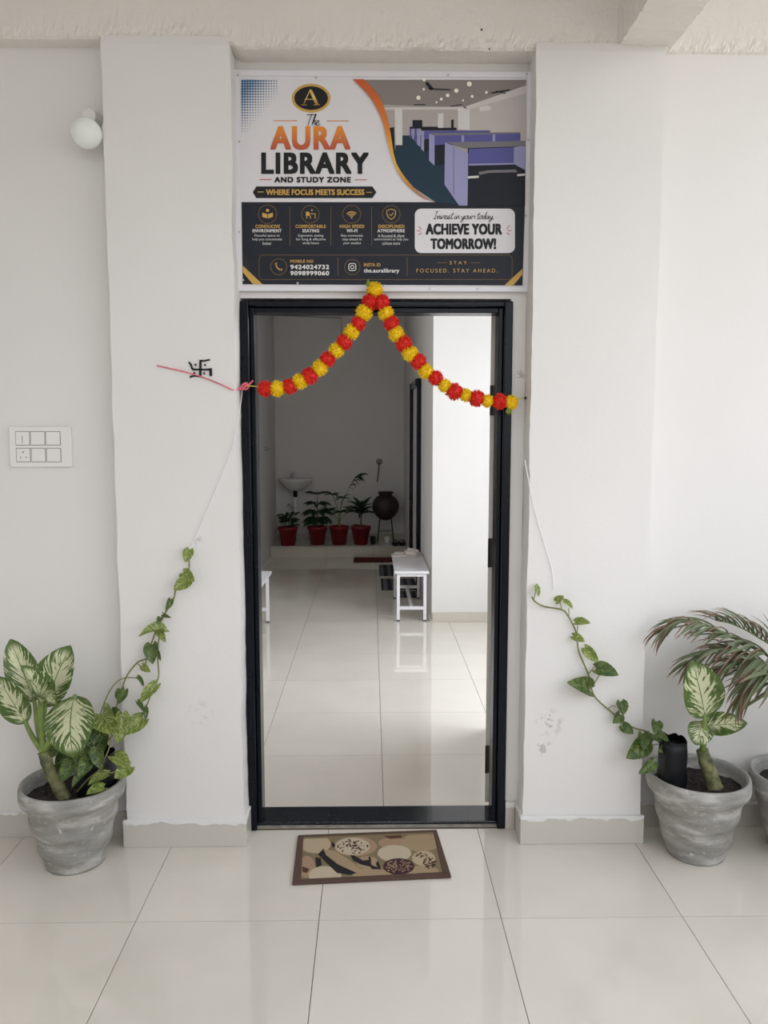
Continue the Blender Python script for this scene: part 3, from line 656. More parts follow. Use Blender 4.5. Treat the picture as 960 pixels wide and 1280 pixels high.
# painted auspicious sign on the left pillar (zoom units -> px)
def zs(x, y): return at(215 + x * .125, 430 + y * .125, YP - .0035)
sb = zs(285, 260)
sym = thing('painted_symbol', sb, 'small black hand-painted Hindu swastika with four dots on left pillar', 'symbol')
def brush(path, wd, nm='brush_stroke'):
    q = MB(sb); P = [zs(*p) for p in path]; n = len(P); T = []; B_ = []
    for i in range(n):
        d = (P[min(i + 1, n - 1)] - P[max(i - 1, 0)]).normalized(); k = Vector((-d.z, 0, d.x)) * wd * (.5 + .12 * noise.noise((i * 1.7, path[0][0], 0)))
        T.append(P[i] + k); B_.append(P[i] - k)
    off = Vector((0, .004, 0)); vs = T + B_ + [v + off for v in T] + [v + off for v in B_]
    fs = [(i, i + 1, n + i + 1, n + i) for i in range(n - 1)] + [(i, 2 * n + i, 2 * n + i + 1, i + 1) for i in range(n - 1)] + [(n + i, n + i + 1, 3 * n + i + 1, 3 * n + i) for i in range(n - 1)] + [(0, n, 3 * n, 2 * n), (n - 1, 3 * n - 1, 4 * n - 1, 2 * n - 1)]
    q.add(vs, fs); q.build(nm, 'symbol_black', sym)
brush([(285, 158), (283, 200), (284, 260), (282, 300), (282, 328)], .0088); brush([(285, 166), (320, 168), (378, 157)], .0062)
brush([(200, 252), (240, 255), (330, 256), (398, 252)], .0078); brush([(385, 252), (386, 290), (387, 320)], .0092)
brush([(168, 180), (190, 210), (203, 252)], .0068); brush([(284, 324), (230, 318), (200, 322), (178, 334)], .0068)
for (x, y) in ((234, 208), (330, 210), (222, 290), (321, 293)): brush([(x - 9, y), (x, y), (x + 9, y)], .0068, 'dot')
# small nails and plug marks
nl = at(656, 498, YD); nail = tag(MB(nl).tube([nl + Vector((0, .004, 0)), nl + Vector((-.004, -.03, 0))], .0022, 8).lathe([(.005, 0), (.005, .002)], nl + Vector((-.004, -.03, 0)), 10, M4=Matrix.Rotation(math.pi / 2, 4, 'X')).build('nail', 'iron_black'), 'dark nail in the wall right of the door frame', 'nail')
pk = at(648, 470, YD); tag(MB(pk).lathe([(.006, 0), (.005, .003), (.002, .004)], pk, 12, M4=Matrix.Rotation(math.pi / 2, 4, 'X')).build('screw', 'chrome'), 'small shiny screw head in the wall beside the door', 'screw')

# ================================================================ GARLAND
YG = 3.018
def pompom(seed, mat):
    rnd = random.Random(seed); q = MB(); R = 1.0
    q.lathe([(.02, -.8)] + [(.8 * math.cos(math.radians(a)), .8 * math.sin(math.radians(a))) for a in range(-70, 71, 20)] + [(.02, .8)], seg=12)
    for k in range(420):
        z = 1 - 2 * (k + .5) / 420; t = k * 2.39996 + rnd.uniform(-.2, .2); rr_ = math.sqrt(1 - z * z)
        d = Vector((rr_ * math.cos(t), rr_ * math.sin(t), z)); d = (d + Vector((rnd.uniform(-.2, .2), rnd.uniform(-.2, .2), rnd.uniform(-.2, .2)))).normalized()
        a = d.cross(Vector((rnd.uniform(-1, 1), rnd.uniform(-1, 1), rnd.uniform(-1, 1)))).normalized(); n_ = d.cross(a)
        l_ = R * rnd.uniform(.86, 1.1); w_ = rnd.uniform(.05, .085)
        q.add([d * .7 - a * w_ * .6, d * .7 + a * w_ * .6, d * (l_ * .85) + a * w_ + n_ * .05, d * l_ + n_ * .12 + a * w_ * .3, d * l_ + n_ * .1 - a * w_ * .5, d * (l_ * .85) - a * w_ + n_ * .04], [(0, 1, 2, 3, 4, 5)])
    return q.mesh('flower', mat)
PM = {'r': [pompom(s_, 'petal_red') for s_ in (1, 2, 3)], 'y': [pompom(s_, 'petal_yellow') for s_ in (4, 5, 6)]}
Lc = [('y', 455, 391), ('r', 448, 404), ('y', 439, 415), ('r', 430, 428), ('y', 420.6, 438), ('r', 409.7, 449), ('y', 399.7, 460), ('r', 387, 470), ('y', 375, 476.6), ('r', 362, 483), ('y', 347, 486), ('r', 332, 486)]
Rc = [('y', 482.5, 392), ('r', 489, 403.5), ('y', 495.5, 417.5), ('r', 505, 430), ('y', 512.5, 442), ('r', 523, 452), ('y', 532, 464), ('r', 544.5, 472.5), ('y', 556, 482), ('r', 568, 489.5), ('y', 582, 494), ('r', 595.5, 498), ('y', 609, 501), ('r', 624.5, 502), ('y', 639, 503)]
gb = at(468, 362, YG)
gar = thing('flower_garland', gb, 'red and yellow marigold pompom garland draped across the doorway', 'garland')
rnd = random.Random(5)
for (c, x, y) in [('y', 468.5, 363), ('r', 463, 377), ('r', 477, 378)] + Lc + Rc:
    p = at(x, y, YG) - gb; r_ = .0315 * rnd.uniform(.94, 1.06) * (.86 if c == 'y' and x > 540 else 1)
    m4 = Matrix.Translation(p) @ Matrix.Rotation(rnd.uniform(0, 6), 4, 'Z') @ Matrix.Rotation(rnd.uniform(0, 3), 4, 'X') @ Matrix.Scale(r_, 4)
    inst('flower', PM[c][rnd.randrange(3)], gar, m4)
MB(gb).tube([at(x, y, YG) for (x, y) in [(309, 482), (320, 483)] + [(x, y) for _, x, y in Lc[::-1]] + [(466, 370)] + [(x, y) for _, x, y in Rc] + [(648, 499)]] + [nl + Vector((-.003, -.024, 0))], .0018, 6).build('string', 'thread_yellow', gar)
def tip(nm, pts, w_):
    P = [at(x, y, YG) for x, y in pts]; q = MB(gb); n = len(P); vs = []
    for i, p in enumerate(P):
        k = w_ * math.sin(math.pi * (.12 + .86 * i / (n - 1))); vs += [p + Vector((-k, -.002, 0)), p + Vector((0, -.006, 0)), p + Vector((k, -.002, 0)), p + Vector((0, .002, 0))]
    q.add(vs, [(4 * i + j, 4 * i + (j + 1) % 4, 4 * i + 4 + (j + 1) % 4, 4 * i + 4 + j) for i in range(n - 1) for j in range(4)]); q.build(nm, 'leaf_green_small', gar)
tip('leaf', [(463, 363), (461, 356), (460, 349)], .012); tip('leaf', [(637, 508), (635, 514), (634, 518)], .01); tip('leaf', [(640, 508), (638, 514), (637, 519)], .006)
# ribbon and strings
kn = at(307, 483, 3.045)
rb = thing('ribbon', kn, 'thin pink ribbon running from left pillar to the garland knot', 'ribbon')
pts = [at(196, 457, YP - .004), at(210, 460, YP - .004), at(232, 465, YP - .005), at(252, 471, YP - .006), at(275, 480, YP - .006), at(290, 487, YP - .005), at(296, 487, 2.99), kn]
MB(kn).tube(smoothpath(pts, 5), .0024, 6).build('ribbon_strand', 'ribbon_pink', rb)
q = MB(kn)
for k in range(3): q.tube([kn + Vector((.012 * math.cos(t) - .004 * k, .008 * math.sin(t * 1.0) - .006, .012 * math.sin(t + k))) for t in [i * .52 for i in range(13)]], .0035, 6)
q.build('knot', 'ribbon_pink', rb)
MB(kn).tube(smoothpath([kn, at(312, 480, 3.035), at(316, 476, 3.03)], 4), [.003] * 8 + [.004], 6).build('ribbon_tail', 'ribbon_pink', rb)
def strand(label, pts, r=.0016):
    o = MB(pts[-1]).tube(smoothpath(pts, 4), r, 6).build('string', 'string_white'); return tag(o, label, 'string')
strand('white string from the garland knot down to the left vine', [at(303, 486, 3.05), at(301.5, 500, 3.0), at(298, 522, YP - .008), at(292, 555, YP - .005), at(270, 612, YP - .004), at(246, 668, YP - .004), at(237, 690, YP - .006)])
strand('white string on right pillar above the vine tip', [at(656, 575, YP - .004), at(667, 632, YP - .004), at(681, 682, YP - .004), at(690, 712, YP - .004), at(692, 738, YP - .005)])

# ================================================================ PLANTS
def leaf_mesh(name, mat, kind, bend=.5, fold=.12, nv=9, wave=0.0, hw=1.0):
    us = (-1, -.66, -.33, 0, .33, .66, 1); vs = []; uv = []
    for i in range(nv + 1):
        v = i / nv
        if kind == 'dumb': w_ = .29 * max(0, math.sin(math.pi * (v * .985 + .012) ** .92)) ** .62
        elif kind == 'pothos': w_ = .40 * max(0, math.sin(math.pi * (v * .96 + .035) ** .70)) ** .66
        elif kind == 'strap': w_ = .055 * max(0.04, math.sin(math.pi * (v * .9 + .1) ** .7)) ** .6
        else: w_ = .2 * max(0, math.sin(math.pi * (v * .98 + .01) ** .9))
        w_ = max(w_, .004) * hw
        for u in us:
            y = v; ys = y if bend == 0 else math.sin(bend * y) / bend; z = 0 if bend == 0 else -(1 - math.cos(bend * y)) / bend
            if kind == 'pothos': ys -= .16 * abs(u) ** 1.5 * (1 - v) ** 4
            z += fold * (abs(u) ** 1.3) * w_ * 1.6 + wave * math.sin(v * 11 + (2 if u > 0 else 0)) * abs(u) * w_
            vs.append((u * w_, ys, z)); uv.append(((u + 1) / 2, v))
    n = len(us); me = bpy.data.meshes.new(name)
    fs = [(i * n + k, i * n + k + 1, (i + 1) * n + k + 1, (i + 1) * n + k) for i in range(nv) for k in range(n - 1)]
    me.from_pydata(vs, [], fs); me.materials.append(M(mat)); L_ = me.uv_layers.new(name='UVMap')
    for lp in me.loops: L_.data[lp.index].uv = uv[lp.vertex_index]
    me.polygons.foreach_set('use_smooth', [True] * len(me.polygons)); me.update(); return me
def leaf_at(name, me, parent, org, b_, t_, nrm, wk=1.0, mesh_len=None):
    b_, t_ = Vector(b_), Vector(t_); tipv = max((v.co for v in me.vertices), key=lambda c: c.y); tv = Vector((0, tipv.y, tipv.z))
    d = t_ - b_; L_ = d.length / tv.length; y = d.normalized(); n_ = Vector(nrm); x = y.cross(n_).normalized(); z = x.cross(y)
    # rotate so that the mesh's base-to-tip chord lies on d
    ang = math.atan2(tv.z, tv.y); R0 = Matrix((x, y, z)).transposed().to_4x4() @ Matrix.Rotation(-ang, 4, 'X')
    m4 = Matrix.Translation(b_ - Vector(org)) @ R0 @ Matrix.Diagonal((L_ * wk, L_, L_, 1))
    return inst(name, me, parent, m4)
def concrete_pot(parent, rt, rb_, h, seed=0):
    def fn(r, z, t):
        return r + (.0042 * math.sin(z * 66 + t * 2.0 + seed + .9 * math.sin(t * 2 + seed)) + .004 * noise.noise((math.cos(t) * 2.5, math.sin(t) * 2.5, z * 14 + seed))) * (1 if .02 < z < h - .075 else .12)
    prof = [(rb_ * .3, 0), (rb_, 0), (rb_ + .004, .012)]
    n = 18
    for i in range(1, n): z = .012 + (h - .085) * i / n; prof.append((rb_ + (rt * .9 - rb_) * (z / (h - .06)) ** .9, z))
    prof += [(rt * .905, h - .07), (rt * .97, h - .058), (rt, h - .04), (rt, h - .015), (rt * .985, h), (rt * .93, h + .001), (rt * .9, h - .012), (rt * .88, h - .05), (rt * .86, h - .06)]
    MB().lathe(prof, seg=56, fn=fn).build('pot', 'concrete', parent, True)
    q = MB(); rows = []
    for i in range(9):
        for k in range(36):
            t = 2 * math.pi * k / 36; r = rt * .865 * i / 8; p = (r * math.cos(t), r * math.sin(t)); rows.append((p[0], p[1], h - .05 + .012 * noise.noise((p[0] * 25, p[1] * 25, seed)) + .006 * noise.noise((p[0] * 90, p[1] * 90, seed))))
    q.add(rows, [(i * 36 + k, i * 36 + (k + 1) % 36, (i + 1) * 36 + (k + 1) % 36, (i + 1) * 36 + k) for i in range(8) for k in range(36)]); q.build('soil', 'soil', parent, True)
DL = [leaf_mesh('dumbcane_leaf', 'dumbcane_leaf', 'dumb', .35, .28, 14), leaf_mesh('dumbcane_leaf', 'dumbcane_leaf', 'dumb', 1.1, .12, 14), leaf_mesh('dumbcane_leaf', 'dumbcane_leaf', 'dumb', .7, .5, 14)]
POT_H = .315
def dumbcane(cx, cy, seed, label, cane, leaves, tilt=0):
    org = Vector((cx, cy, 0)); t = thing('potted_dumbcane', org, label, 'potted plant', 'concrete potted dumbcanes')
    concrete_pot(t, .187, .103, POT_H, seed)
    P = [at(*p) for p in cane[0]]
    MB(org).tube(smoothpath(P, 4), [cane[1] * (1 + .12 * (i % 4 == 0)) * (1 - .3 * i / (4 * (len(P) - 1))) for i in range(4 * (len(P) - 1) + 1)], 12).build('cane', 'cane', t, True)
    top = P[-1]
    for (mi, b_, tp, nrm, wk, start) in leaves:
        bp, tp_ = at(*b_), at(*tp); mid = (top * .45 + bp * .55) + Vector((0, -.01, .0))
        st = smoothpath([top if start is None else at(*start), mid, bp, bp + (tp_ - bp) * .06], 5)
        MB(org).tube(st, [.011 - .006 * i / (len(st) - 1) for i in range(len(st))], 8).build('petiole', 'stem_green', t, True)
        leaf_at('leaf', DL[mi], t, org, bp, tp_, nrm, wk)
    return t
POTL = gnd(88, 1092); cxL, cyL = POTL.x - .012, 2.86
dumbcane(cxL, cyL, 1.0, 'variegated dumbcane in grey concrete pot left of the doorway',
         ([(82, 1000, 2.83), (74, 985, 2.83), (66, 970, 2.82), (58, 952, 2.82), (54, 940, 2.82)], .026),
         [(0, (43, 876, 2.84), (13, 799, 2.86), (.35, -1, .3), .82, None),
          (0, (57, 882, 2.84), (88, 807, 2.88), (-.1, -1, .25), 1.1, None),
          (2, (52, 880, 2.79), (26, 832, 2.72), (.75, -.55, .6), .85, None),
          (2, (50, 866, 2.8), (72, 882, 2.7), (-.2, -.4, 1), .8, None),
          (0, (32, 903, 2.80), (-4, 845, 2.76), (.35, -1, .35), .85, None),
          (1, (93, 871, 2.80), (92, 947, 2.70), (-.1, -1, .45), 1.4, None)])
cxR, cyR = 1.232, 2.885
dumbcane(cxR, cyR, 4.4, 'variegated dumbcane in grey concrete pot right of the doorway',
         ([(893, 985, 2.86), (888, 968, 2.86), (882, 952, 2.86), (878, 938, 2.86)], .03),
         [(0, (881, 896, 2.80), (865, 826, 2.78), (.05, -1, .2), 1.2, None),
          (2, (880, 908, 2.85), (934, 904, 2.80), (.1, -1, .55), .98, None),
          (1, (877, 903, 2.83), (869, 931, 2.79), (0, -1, .6), 1.75, None)])
# pothos vines in black nursery bags
PV = [leaf_mesh('pothos_leaf', 'pothos_leaf', 'pothos', .5, .22, 8), leaf_mesh('pothos_leaf', 'pothos_dark', 'pothos', .7, .35, 8), leaf_mesh('pothos_leaf', 'pothos_leaf', 'pothos', 1.0, .45, 8)]
def bag(t, org, x0, x1, y0, y1, Y, dep, seed):
    a, c_ = at(x0, y1, Y), at(x1, y0, Y); q = MB(org); n = 24; rows = []; K = 10
    cx_, rx = (a.x + c_.x) / 2, (c_.x - a.x) / 2
    for j in range(K + 1):
        z = a.z + (c_.z - a.z) * j / K
        for k in range(n):
            tt = 2 * math.pi * k / n; r = 1 + .1 * noise.noise((math.cos(tt) * 2, math.sin(tt) * 2, j * .5 + seed)) - .06 * (j / K)
            rows.append((cx_ + rx * r * math.copysign(abs(math.cos(tt)) ** .75, math.cos(tt)), Y + dep * r * math.copysign(abs(math.sin(tt)) ** .75, math.sin(tt)), z + (.012 * noise.noise((k * .9, seed, 3)) if j == K else 0)))
    q.add(rows, [(j * n + k, j * n + (k + 1) % n, (j + 1) * n + (k + 1) % n, (j + 1) * n + k) for j in range(K) for k in range(n)] + [tuple(range(n))[::-1], tuple((K - 1) * n + k for k in range(n))]); q.build('nursery_bag', 'poly_bag', t, True)
def vine(org, label, stems, leaves, bagargs):
    t = thing('pothos_vine', org, label, 'vine', 'pothos vines'); bag(t, org, *bagargs)
    for (pts, r) in stems: MB(org).tube(smoothpath([at(*p) for p in pts], 5), r, 7).build('stem', 'stem_vine', t, True)
    for (mi, bx, by, tx, ty, Y0, Y1, nrm, wk, so) in leaves:
        b_, t_ = at(bx, by, Y0), at(tx, ty, Y1); leaf_at('leaf', PV[mi], t, org, b_, t_, nrm, wk)
        if so: s0 = at(*so); MB(org).tube(smoothpath([s0, (s0 + b_) / 2 + Vector((0, -.006, .004)), b_], 3), .0016, 5).build('petiole', 'stem_vine', t, True)
    return t
C_ = (0, -1, .2); yv = YP - .02
lorg = at(124, 985, 2.86)
stemsL = [([(112, 965, 2.88), (118, 925, 2.90), (124, 897, 2.92), (136, 866, 2.93), (151, 849, 2.935), (172, 848, 2.935), (178, 857, 2.93)], .0022),
          ([(130, 930, 2.9), (150, 870, 2.935), (158, 846, yv), (172, 828, yv), (184, 822, yv), (190, 802, yv), (198, 782, yv), (208, 764, yv), (217, 749, yv), (220, 736, yv), (228, 722, yv), (236, 712, yv), (236, 699, yv)], .0030),
          ([(204, 790, yv), (199, 797, yv), (197, 820, yv), (198, 846, yv - .01), (190, 865, yv - .01), (182, 885, yv - .02), (172, 903, yv - .03), (150, 912, 2.90), (130, 930, 2.88)], .0026),
          ([(96, 990, 2.80), (110, 974, 2.78), (124, 962, 2.77), (131, 948, 2.78), (137, 933, 2.80), (140, 915, 2.84)], .0026),
          ([(124, 962, 2.77), (138, 966, 2.76), (150, 962, 2.75)], .002), ([(134, 945, 2.78), (142, 952, 2.77), (152, 950, 2.77)], .0018),
          ([(218, 748, yv), (210, 752, yv), (206, 768, yv), (198, 782, yv)], .0022), ([(171, 829, yv), (180, 834, yv), (184, 820, yv)], .002)]
leavesL = [(0, 237, 687, 232, 703, yv, yv - .02, C_, 1.0, None), (0, 229, 716, 243, 727, yv, yv - .03, (-.2, -1, .5), .95, None), (0, 236, 725, 217, 737, yv - .01, yv - .03, (.2, -1, .4), .95, None),
           (1, 213, 749, 207, 763, yv, yv - .015, (.6, -1, .2), .7, None), (1, 204, 768, 214, 772, yv, yv - .02, C_, .5, None), (1, 200, 772, 196, 780, yv, yv - .02, C_, .7, None),
           (2, 204, 790, 173, 796, yv - .01, yv - .07, (.1, -.5, 1), .62, None), (0, 197, 788, 207, 803, yv - .01, yv - .04, (.4, -1, .3), .6, None),
           (1, 190, 806, 191, 830, yv, yv - .03, C_, .95, None), (1, 194, 812, 201, 826, yv + .005, yv - .01, (.5, -1, 0), .5, None), (0, 178, 832, 188, 840, yv, yv - .02, (0, -1, .3), .8, None),
           (1, 172, 846, 180, 858, yv - .01, yv - .02, (.8, -1, .2), .45, None), (1, 156, 862, 147, 880, yv - .02, yv - .03, (.3, -1, .2), .7, None), (1, 150, 862, 145, 874, yv - .02, yv - .03, (-.5, -1, .2), .6, None),
           (0, 196, 855, 175, 878, yv - .02, yv - .05, (-.2, -1, .2), .62, None), (1, 172, 877, 180, 890, yv - .02, yv - .04, (.6, -1, .3), .5, None), (1, 180, 884, 181, 901, yv - .02, yv - .04, (1, -1, .3), .5, None),
           (0, 179, 898, 151, 918, yv - .03, yv - .07, (.2, -1, .5), .85, None), (2, 128, 892, 148, 919, 2.90, 2.84, (-.2, -1, .6), 1.0, None), (0, 152, 893, 147, 930, 2.90, 2.86, (.7, -1, .2), .7, None), (1, 140, 890, 156, 905, 2.92, 2.90, (.2, -1, .4), .9, None),
           (0, 163, 958, 143, 973, 2.76, 2.72, (-.1, -1, .4), 1.0, None), (0, 143, 945, 162, 960, 2.77, 2.73, (.1, -.6, 1), .85, None), (0, 130, 984, 108, 993, 2.76, 2.72, (0, -.6, 1), .9, None), (0, 135, 968, 110, 981, 2.78, 2.76, (0, -.6, 1), .7, None),
           (1, 92, 950, 76, 978, 2.80, 2.76, (.2, -1, .4), .8, None), (1, 112, 948, 98, 972, 2.79, 2.75, (.2, -1, .3), .9, None), (1, 100, 938, 112, 962, 2.80, 2.77, (-.2, -1, .3), .8, None), (1, 122, 935, 128, 962, 2.80, 2.77, (0, -1, .3), .8, None), (1, 104, 968, 90, 984, 2.78, 2.75, (0, -.7, .8), .7, None),
           (1, 118, 920, 100, 945, 2.88, 2.84, (0, -1, .3), 1.0, None), (1, 110, 926, 88, 960, 2.87, 2.80, (.2, -1, .3), .8, None), (1, 124, 905, 130, 940, 2.9, 2.86, (.1, -1, .2), .9, None), (1, 96, 930, 80, 952, 2.9, 2.84, (.2, -1, .3), .9, None),
           (1, 84, 938, 72, 965, 2.9, 2.88, (.2, -1, .2), .8, None), (1, 128, 918, 118, 955, 2.89, 2.84, (-.2, -1, .2), .8, None), (1, 78, 925, 62, 948, 2.9, 2.88, (0, -1, .3), .8, None), (1, 106, 905, 118, 925, 2.92, 2.88, (0, -1, .4), .9, None)]
vine(lorg, 'pothos vine climbing the left pillar from a black bag in the pot', stemsL, leavesL, (98, 143, 940, 992, 2.87, .065, 1))
rorg = at(840, 975, 2.84); C2 = (0, -1, .2)
stemsR = [([(832, 940, 2.87), (822, 926, 2.90), (810, 915, 2.92), (793, 910, yv), (777, 900, yv), (747, 875, yv), (739, 860, yv), (737, 847, yv), (729, 828, yv), (723, 813, yv), (720, 790, yv), (710, 770, yv), (702, 762, yv), (680, 758, yv), (669, 752, yv), (665, 746, yv)], .003),
          ([(667, 750, yv), (669, 742, yv), (669, 734, yv)], .0016), ([(702, 762, yv), (700, 752, yv - .01)], .0016), ([(711, 771, yv), (711, 760, yv - .01)], .0016), ([(721, 795, yv), (722, 782, yv - .01)], .0018), ([(736, 842, yv), (744, 832, yv - .01)], .0018), ([(741, 858, yv), (750, 842, yv - .01)], .002),
          ([(760, 886, yv), (766, 882, yv - .005), (770, 884, yv - .01)], .0014), ([(777, 900, yv), (776, 908, yv - .01), (780, 911, yv - .01)], .0014), ([(810, 916, 2.92), (812, 930, 2.9), (826, 930, 2.88)], .0018)]
leavesR = [(0, 669, 732, 673, 746, yv, yv - .01, (.8, -1, .1), .8, None), (0, 695, 752, 705, 745, yv - .01, yv - .03, (-.2, -1, .6), .9, None), (0, 704, 751, 716, 761, yv - .01, yv - .03, (.2, -.7, .8), .7, None),
           (0, 719, 778, 738, 779, yv - .01, yv - .04, (0, -.8, .8), .8, None), (0, 716, 795, 731, 802, yv, yv - .03, (0, -1, .4), .8, None), (0, 731, 810, 748, 828, yv, yv - .03, (-.3, -1, .3), .72, None),
           (1, 745, 836, 773, 844, yv - .01, yv - .04, (-.1, -1, .7), .85, None), (1, 737, 862, 709, 853, yv, yv - .04, (.1, -1, .6), .8, None), (1, 776, 877, 779, 894, yv - .01, yv - .03, C2, 1.1, None), (1, 775, 893, 766, 904, yv, yv - .02, C2, 1.1, None),
           (1, 778, 907, 792, 917, yv, yv - .02, (-.1, -1, .3), 1.05, None), (1, 820, 902, 818, 918, 2.90, 2.87, C2, 1.15, None), (1, 818, 918, 836, 926, 2.89, 2.85, (0, -1, .4), 1.0, None), (1, 803, 917, 804, 938, 2.91, 2.88, C2, .9, None),
           (1, 806, 926, 783, 948, yv - .03, yv - .06, (.1, -1, .3), .95, None), (1, 816, 952, 798, 967, 2.80, 2.77, (.1, -1, .4), .7, None), (1, 812, 917, 806, 930, 2.91, 2.88, (.4, -1, .3), .9, None), (1, 834, 930, 822, 940, 2.87, 2.84, C2, .9, None)]
vine(rorg, 'pothos vine trailing up the right pillar from a black bag', stemsR, leavesR, (823, 858, 923, 985, 2.86, .055, 6))
# areca palm in the second concrete pot at right
pc = Vector((1.632, 2.885, 0)); palm = thing('potted_palm', pc, 'drooping palm with browned leaf tips in concrete pot at right edge', 'potted plant')
concrete_pot(palm, .187, .105, POT_H - .005, 8.0)
LF = [leaf_mesh('leaflet', 'palm_leaf', 'strap', .5, .5, 6, hw=.72), leaf_mesh('leaflet', 'palm_leaf', 'strap', 1.1, .5, 6, hw=.72), leaf_mesh('leaflet', 'palm_dry', 'strap', 1.4, .6, 6, hw=.5)]
def frond(pts, n, ln, spread, seed, droop=.55, start=.12):
    rn = random.Random(seed); P = smoothpath([at(*p) for p in pts], 8)
    rc = MB(pc).tube(P, [.0055 - .004 * i / (len(P) - 1) for i in range(len(P))], 7).build('frond', 'stem_green', palm, True)
    N = len(P)
    for i in range(n):
        f = start + (1 - start) * i / (n - 1); k = f * (N - 1); k0 = min(int(k), N - 2); p = P[k0].lerp(P[k0 + 1], k - k0); d = (P[k0 + 1] - P[k0]).normalized()
        side = d.cross(Vector((0, 0, 1))).normalized(); up = side.cross(d)
        for sg in (-1, 1):
            l_ = ln * (1 - .55 * abs(f - .4)) * rn.uniform(.8, 1.15)
            v = (d * (.75 + .35 * f) + side * sg * spread * rn.uniform(.75, 1.1) + Vector((0, 0, -droop * rn.uniform(.5, 1.3))) + up * .25)
            tp_ = p + v.normalized() * l_
            if tp_.y > YR - .02: tp_.y = YR - .02 - rn.uniform(0, .03)
            lo = leaf_at('leaflet', LF[2 if rn.random() < .12 + .2 * f else rn.randrange(2)], rc, pc, p, tp_, (up + Vector((0, -.4, .2))).normalized(), rn.uniform(.85, 1.2))
frond([(985, 975, 2.90), (984, 880, 2.92), (965, 826, 2.92), (930, 805, 2.90), (892, 785, 2.89), (858, 776, 2.88), (836, 786, 2.87)], 34, .17, .5, 1, .75, .36)
frond([(988, 970, 2.88), (985, 890, 2.89), (965, 838, 2.88), (935, 820, 2.87), (902, 812, 2.86), (868, 826, 2.85)], 28, .19, .55, 2, .85, .36)
frond([(992, 970, 2.90), (990, 880, 2.95), (975, 820, 2.96), (945, 795, 2.96), (915, 780, 2.95), (895, 776, 2.94)], 20, .16, .45, 3, .15, .36)
frond([(990, 970, 2.85), (985, 900, 2.80), (972, 858, 2.77), (957, 842, 2.76), (942, 848, 2.75), (930, 866, 2.74)], 22, .19, .45, 4, 1.25, .4)
frond([(986, 970, 2.88), (984, 895, 2.87), (966, 845, 2.86), (938, 828, 2.85), (908, 832, 2.84), (885, 850, 2.83)], 22, .17, .5, 6, .9, .36)
frond([(1000, 970, 2.88), (1010, 870, 2.84), (1030, 810, 2.78), (1060, 790, 2.72), (1100, 800, 2.66)], 22, .2, .55, 5, .5, .35)
for (x, y) in ((985, 978), (992, 978), (1000, 980)): MB(pc).tube([at(x, y + 12, 2.88), at(x, y - 30, 2.87), at(x - 2, y - 80, 2.86)], [.012, .009, .006], 8).build('cane', 'stem_green', palm, True)

# ================================================================ DOORMAT
mc = gnd(464, 1075); mat = thing('doormat', mc, 'brown pebble-print doormat on the tiles before the doorway', 'mat')
def zm(x, y, Z): return gnd(340 + x * .2708, 1020 + y * .2708, Z)
fl('mat_brown', (102, 80, 66), .95); fl('mat_olive', (128, 114, 86), .95); fl('mat_tan', (164, 142, 112), .95); fl('mat_sand', (182, 164, 136), .95); fl('mat_pale', (192, 176, 152), .95); fl('mat_black', (38, 34, 36), .95); fl('mat_plum', (66, 40, 46), .95); fl('mat_rose', (164, 136, 110), .95); fl('mat_dark', (84, 56, 46), .95)
b = NB('mat_binding'); v = b.n('ShaderNodeTexChecker'); v.inputs['Scale'].default_value = 170; b.l(b.obj(), v.inputs['Vector']); v.inputs['Color1'].default_value = lin((100, 76, 64)); v.inputs['Color2'].default_value = lin((72, 52, 44)); b.color(v.outputs[0]); b.set(Roughness=.95)
oc = [(120, 97), (760, 72), (828, 288), (93, 322)]; ic = [(145, 106), (745, 83), (786, 268), (134, 301)]
MB(mc).prism([zm(*p, .001) for p in ic][::-1], (0, 0, .0075)).build('mat_pile', 'mat_olive', mat)
for i in range(4):
    j = (i + 1) % 4; P = [zm(*oc[i], .0005), zm(*oc[j], .0005), zm(*ic[j], .0005), zm(*ic[i], .0005)]
    MB(mc).prism(P[::-1], (0, 0, .0095)).build('binding', 'mat_binding', mat, bevel=.003)
def inside(p):
    s_ = [(ic[(i + 1) % 4][0] - ic[i][0]) * (p[1] - ic[i][1]) - (ic[(i + 1) % 4][1] - ic[i][1]) * (p[0] - ic[i][0]) for i in range(4)]
    return all(v > 0 for v in s_)
def clampin(pts):
    out = []; c0 = (440, 190)
    for p in pts:
        if not inside(p):
            k0, k1 = 0.0, 1.0
            for _ in range(20):
                k = (k0 + k1) / 2; qq = (c0[0] + (p[0] - c0[0]) * k, c0[1] + (p[1] - c0[1]) * k)
                if inside(qq): k0 = k
                else: k1 = k
            p = (c0[0] + (p[0] - c0[0]) * k0, c0[1] + (p[1] - c0[1]) * k0)
        out.append(p)
    return out
BK = [0]
def blob(pts, m_, lay):
    BK[0] += 1
    P = [zm(x, y, .0086 + .0004 * lay + .000012 * BK[0]) for x, y in clampin(pts)]; q = MB(mc); 
    q.prism(P[::-1], (0, 0, -.0012 - .00001 * BK[0])); q.build('pebble_print', m_, mat)
for (cx_, cy_, rx, ry, m_, l_) in ((200, 130, 72, 42, 'mat_sand', 0), (245, 275, 76, 44, 'mat_pale', 1), (160, 235, 40, 50, 'mat_rose', 0), (385, 140, 100, 46, 'mat_rose', 0), (560, 125, 70, 26, 'mat_rose', 0), (565, 172, 78, 38, 'mat_pale', 1), (690, 120, 90, 44, 'mat_tan', 0), (700, 195, 54, 34, 'mat_sand', 1), (690, 255, 80, 26, 'mat_tan', 0), (460, 268, 90, 26, 'mat_tan', 0), (440, 215, 50, 30, 'mat_tan', 0), (372, 140, 80, 40, 'mat_pale', 1), (585, 232, 72, 37, 'mat_plum', 2)):
    blob(ell(cx_, cy_, rx, ry, 28), m_, l_)
